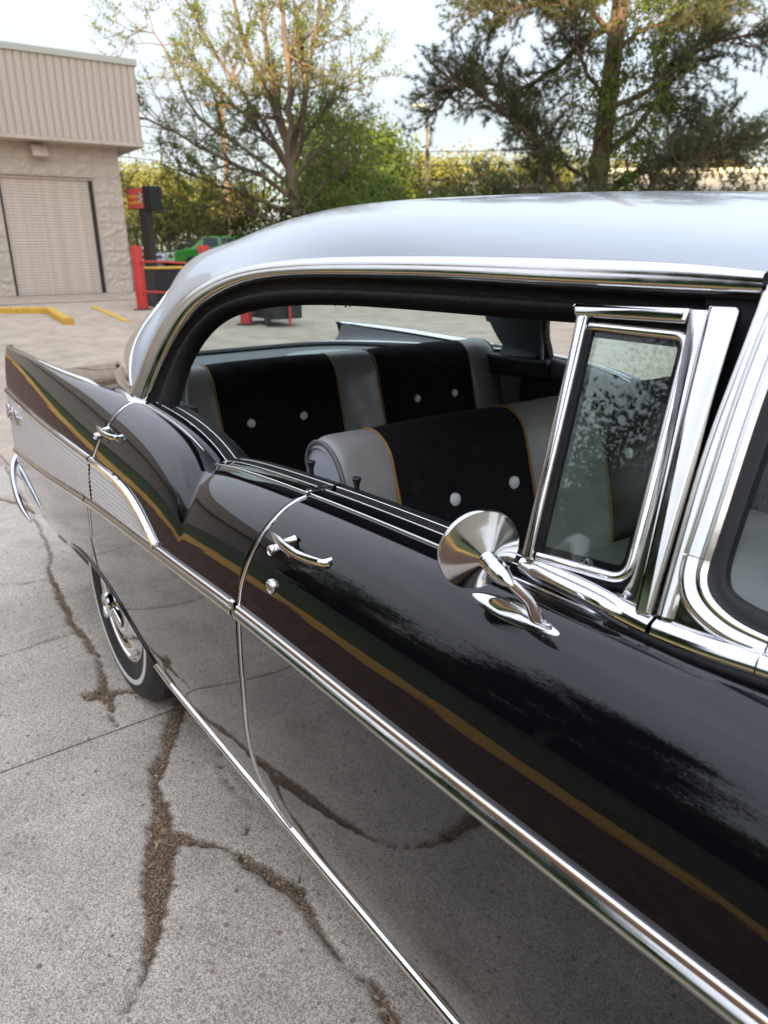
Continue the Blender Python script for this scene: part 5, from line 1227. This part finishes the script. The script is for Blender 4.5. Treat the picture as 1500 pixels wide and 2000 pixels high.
V = np.stack([C-sw*.010, C+sw*.010, C+dirs*ln], 1).reshape(-1, 3); F = np.arange(3*n).reshape(n, 3); print('needles', n)
finish(t, w, V, F, BARKP, NEEDLE, crown='needles')
# --- vine leaves climbing the pine
rg = np.random.default_rng(8); t = treething('climbing_vine', PP(1175, 480), 'bright green leafy vine climbing the pine trunk', 'vine'); w = Wood(); tips = []
for px, dx in ((1150, -30), (1165, 20), (1185, 40), (1200, 60), (1140, -60), (1172, -10)):
    P = np.array([PP(px+dx*k/6+8*math.sin(k*2+px), 480-k*75, -.45+.1*math.sin(k)) for k in range(8)]); P = resample(P, 24); w.limb(P, .035, .012, 5)
    for i in range(5, 24):
        for _ in range(3): grow(w, P[i], rg.normal(0, 1, 3), rg.uniform(.3, .9), .010, 1, tips, rg, kids=(1, 3), bend=.2)
tips = np.array(tips); tips = tips[rg.random(len(tips)) < .75]; LV, LF = leaves(tips, .062, rg, .09, 3); print('vine', len(LF)); finish(t, w, LV, LF, BARK, LEAFB)
# --- generic crowns: trunk with limbs and clumps of leaves
def bushy(name, loc, h, rad, label, leafm, n=2600, lsize=.13, trunk=.16, seed=0, base=.35, cat='tree', group='trees along the back of the lot', barkm=None, clumps=26):
    rg = np.random.default_rng(seed); loc = np.array([loc[0], loc[1], g0(loc[0])]); t = treething(name, loc, label, cat, group); w = Wood()
    top = loc+np.array([0, 0, h*.75]); w.limb(resample(np.array([loc-[0, 0, .1], loc+[.05*h*rg.normal()*.3, 0, h*.3], loc+[0, .03*h*rg.normal(), h*.55], top]), 10), trunk, trunk*.3, 7)
    cs = []; pts = []
    for k in range(clumps):
        th = rg.uniform(0, 2*math.pi); zz = rg.uniform(base, 1.0)**.9; rr = rad*math.sqrt(max(.05, 1-((zz-.55)/.55)**2))*rg.uniform(.35, 1.0)
        c = loc+np.array([rr*math.cos(th), rr*math.sin(th), h*zz]); cs.append(c)
        a = loc+np.array([0, 0, h*min(.72, zz*.6)]); w.limb(resample(np.array([a, (a+c)/2+rg.normal(0, .1*rad, 3), c]), 7), trunk*.32, .012, 4)
        m = int(n/clumps*rg.uniform(.6, 1.4)); s_ = rad*rg.uniform(.14, .30); q = rg.normal(0, 1, (m, 3))*s_*np.array([1, 1, .75]); pts.append(c+q)
    LV, LF = leaves(np.vstack(pts), lsize, rg, .05, 1); finish(t, w, LV, LF, barkm or BARK, leafm); return t
def at(px, d, py=470):   # ground position of a sight line at range d (used for the back row only)
    th = math.atan((px-750)/1434/math.cos(PITCH)); a = Vector((CAM.x, CAM.y, 0))+(Hd*math.cos(th)+Rt*math.sin(th))*d/math.cos(th); return (a.x, a.y)
back = [(255, 66, 7.2, 3.4, LEAFC, 'yellow green tree behind the sign, farthest left of the back row'), (330, 60, 6.4, 3.2, LEAFC, 'golden green tree just right of the sign'), (385, 56, 5.6, 2.6, LEAFC, 'slim golden tree behind the parked cars'), (440, 70, 6.4, 3.2, LEAFE, 'brownish green tree behind the utility pole'),
        (500, 62, 5.0, 3.2, LEAFE, 'low brown-green tree left of the big spring tree'), (655, 52, 8.8, 3.2, LEAFB, 'bright green tree right of the big spring tree'), (740, 60, 9.2, 3.0, LEAFB, 'rounded green tree left of the lamp post'), (690, 44, 5.6, 3.0, LEAFB, 'leafy green bush-like tree in front of the rounded tree'),
        (820, 66, 7.6, 3.4, LEAFC, 'yellow green tree behind the lamp post'), (905, 62, 7.2, 3.2, LEAFC, 'golden tree right of the lamp post'), (985, 66, 7.2, 3.2, LEAFC, 'golden tree behind the left pine limb'), (1040, 58, 6.5, 3.0, LEAFC, 'orange green tree just left of the pine trunk'),
        (1300, 64, 8.2, 4.2, LEAFE, 'sunlit brownish tree above the pale building'), (1120, 70, 7.4, 3.4, LEAFC, 'golden tree half hidden by the pine trunk')]
for k, (px, d, h, rad, lm, lab) in enumerate(back): bushy('back_tree', at(px, d), h, rad, lab, lm, n=4600, lsize=.19, seed=50+k)
bushy('side_tree', at(1530, 24), 6.6, 2.4, 'brownish green tree at the right edge of the picture', LEAFE, n=5200, lsize=.07, seed=90, group=None, clumps=34)
shr = [(280, 58, 3.4, 3.0, LEAFB), (470, 58, 4.2, 3.0, LEAFE), (560, 31, 2.7, 1.8, LEAFD), (620, 31, 3.4, 2.0, LEAFB), (680, 33, 3.4, 2.0, LEAFB), (745, 34, 3.4, 1.9, LEAFB), (800, 36, 3.2, 1.8, LEAFD), (870, 37, 3.1, 1.9, LEAFD), (950, 38, 3.1, 2.0, LEAFD), (1030, 36, 3.0, 1.9, LEAFD), (1100, 38, 3.0, 2.0, LEAFB), (1210, 36, 3.0, 1.9, LEAFD), (1290, 34, 3.0, 1.8, LEAFD), (1380, 33, 3.0, 1.8, LEAFD), (1470, 33, 3.0, 1.8, LEAFB)]
words = ['behind the post of the red sign', 'brownish one behind the parked cars', 'dark one at the foot of the spring tree', 'just right of the spring tree trunk', 'below the bright green tree', 'below the rounded green tree', 'dark one left of the lamp post', 'dark one right of the lamp post', 'dark one under the low left pine limb', 'dark one left of the pine trunk', 'behind the pine trunk', 'dark one right of the pine trunk', 'in front of the pale building, left one', 'in front of the pale building, middle one', 'in front of the pale building at the right edge']
for k, (px, d, h, rad, lm) in enumerate(shr): bushy('hedge_shrub', at(px, d), h, rad, 'leafy shrub '+words[k], lm, n=2300, lsize=.085, trunk=.05, seed=120+k, base=.08, cat='shrub', group='shrubs along the lot edge')
# --- line of trees across the road: seen in the car's paint and glass
ORD = 'first second third fourth fifth sixth seventh eighth ninth tenth eleventh twelfth thirteenth'.split()
for k in range(13):
    x = -44+6.2*k+random.uniform(-1.2, 1.2); y = -29+random.uniform(-2, 2)
    bushy('roadside_tree', (x, y), random.uniform(5.5, 8.5), random.uniform(2.8, 3.8), ORD[k]+' roadside tree across the road, counted from the shop end', LEAFD if k % 2 else LEAFB, n=6000, lsize=.20, seed=200+k, base=.12, clumps=40, group='trees across the road, seen only as reflections')

bushy('lawn_tree', (-6.0, -13.5), 10.0, 2.7, 'tall loose tree on the lawn, mirrored in the vent window', LEAFD, n=60000, lsize=.07, trunk=.20, seed=301, group=None, clumps=34, base=.25)
bushy('lawn_tree', (-19.0, -17.5), 8.5, 3.4, 'tall leafy tree farther back on the lawn, mirrored in the doors', LEAFB, n=5200, lsize=.12, trunk=.24, seed=302, group=None, clumps=44)

# --- dense undergrowth closing the lawn, seen in the paint
rg = np.random.default_rng(77); n = 42000
C = np.stack([rg.uniform(-22, 34, n), -19+rg.normal(0, 1.0, n), rg.random(n)**1.5*4.0], 1); C[:, 2] *= .75+.25*np.sin(C[:, 0]*.9)*np.cos(C[:, 0]*.37+1)
LV, LF = leaves(C, .24, rg, .05, 1); tag(link('undergrowth', fastmesh('undergrowth', LV, LF), LEAFD), 'dense dark undergrowth along the far side of the lawn', 'undergrowth', kind='stuff')

# --- far wood closing the view behind the parked cars and trees
rg = np.random.default_rng(78); n = 30000; px_ = rg.uniform(120, 1180, n); dd_ = rg.normal(74, 2.5, n); C = np.array([at(a, b) for a, b in zip(px_, dd_)])
zz = rg.random(n)**1.2*(4.6+1.1*np.sin(px_*.021)+.8*np.sin(px_*.057+1))*(1-.45*np.exp(-((px_-520)/70)**2)); C = np.stack([C[:, 0], C[:, 1], gz(C[:, 0])+zz], 1)
LV, LF = leaves(C, .20, rg, .05, 1); tag(link('far_wood', fastmesh('far_wood', LV, LF), LEAFC), 'far yellow green wood closing the view behind the lot', 'wood', kind='stuff')
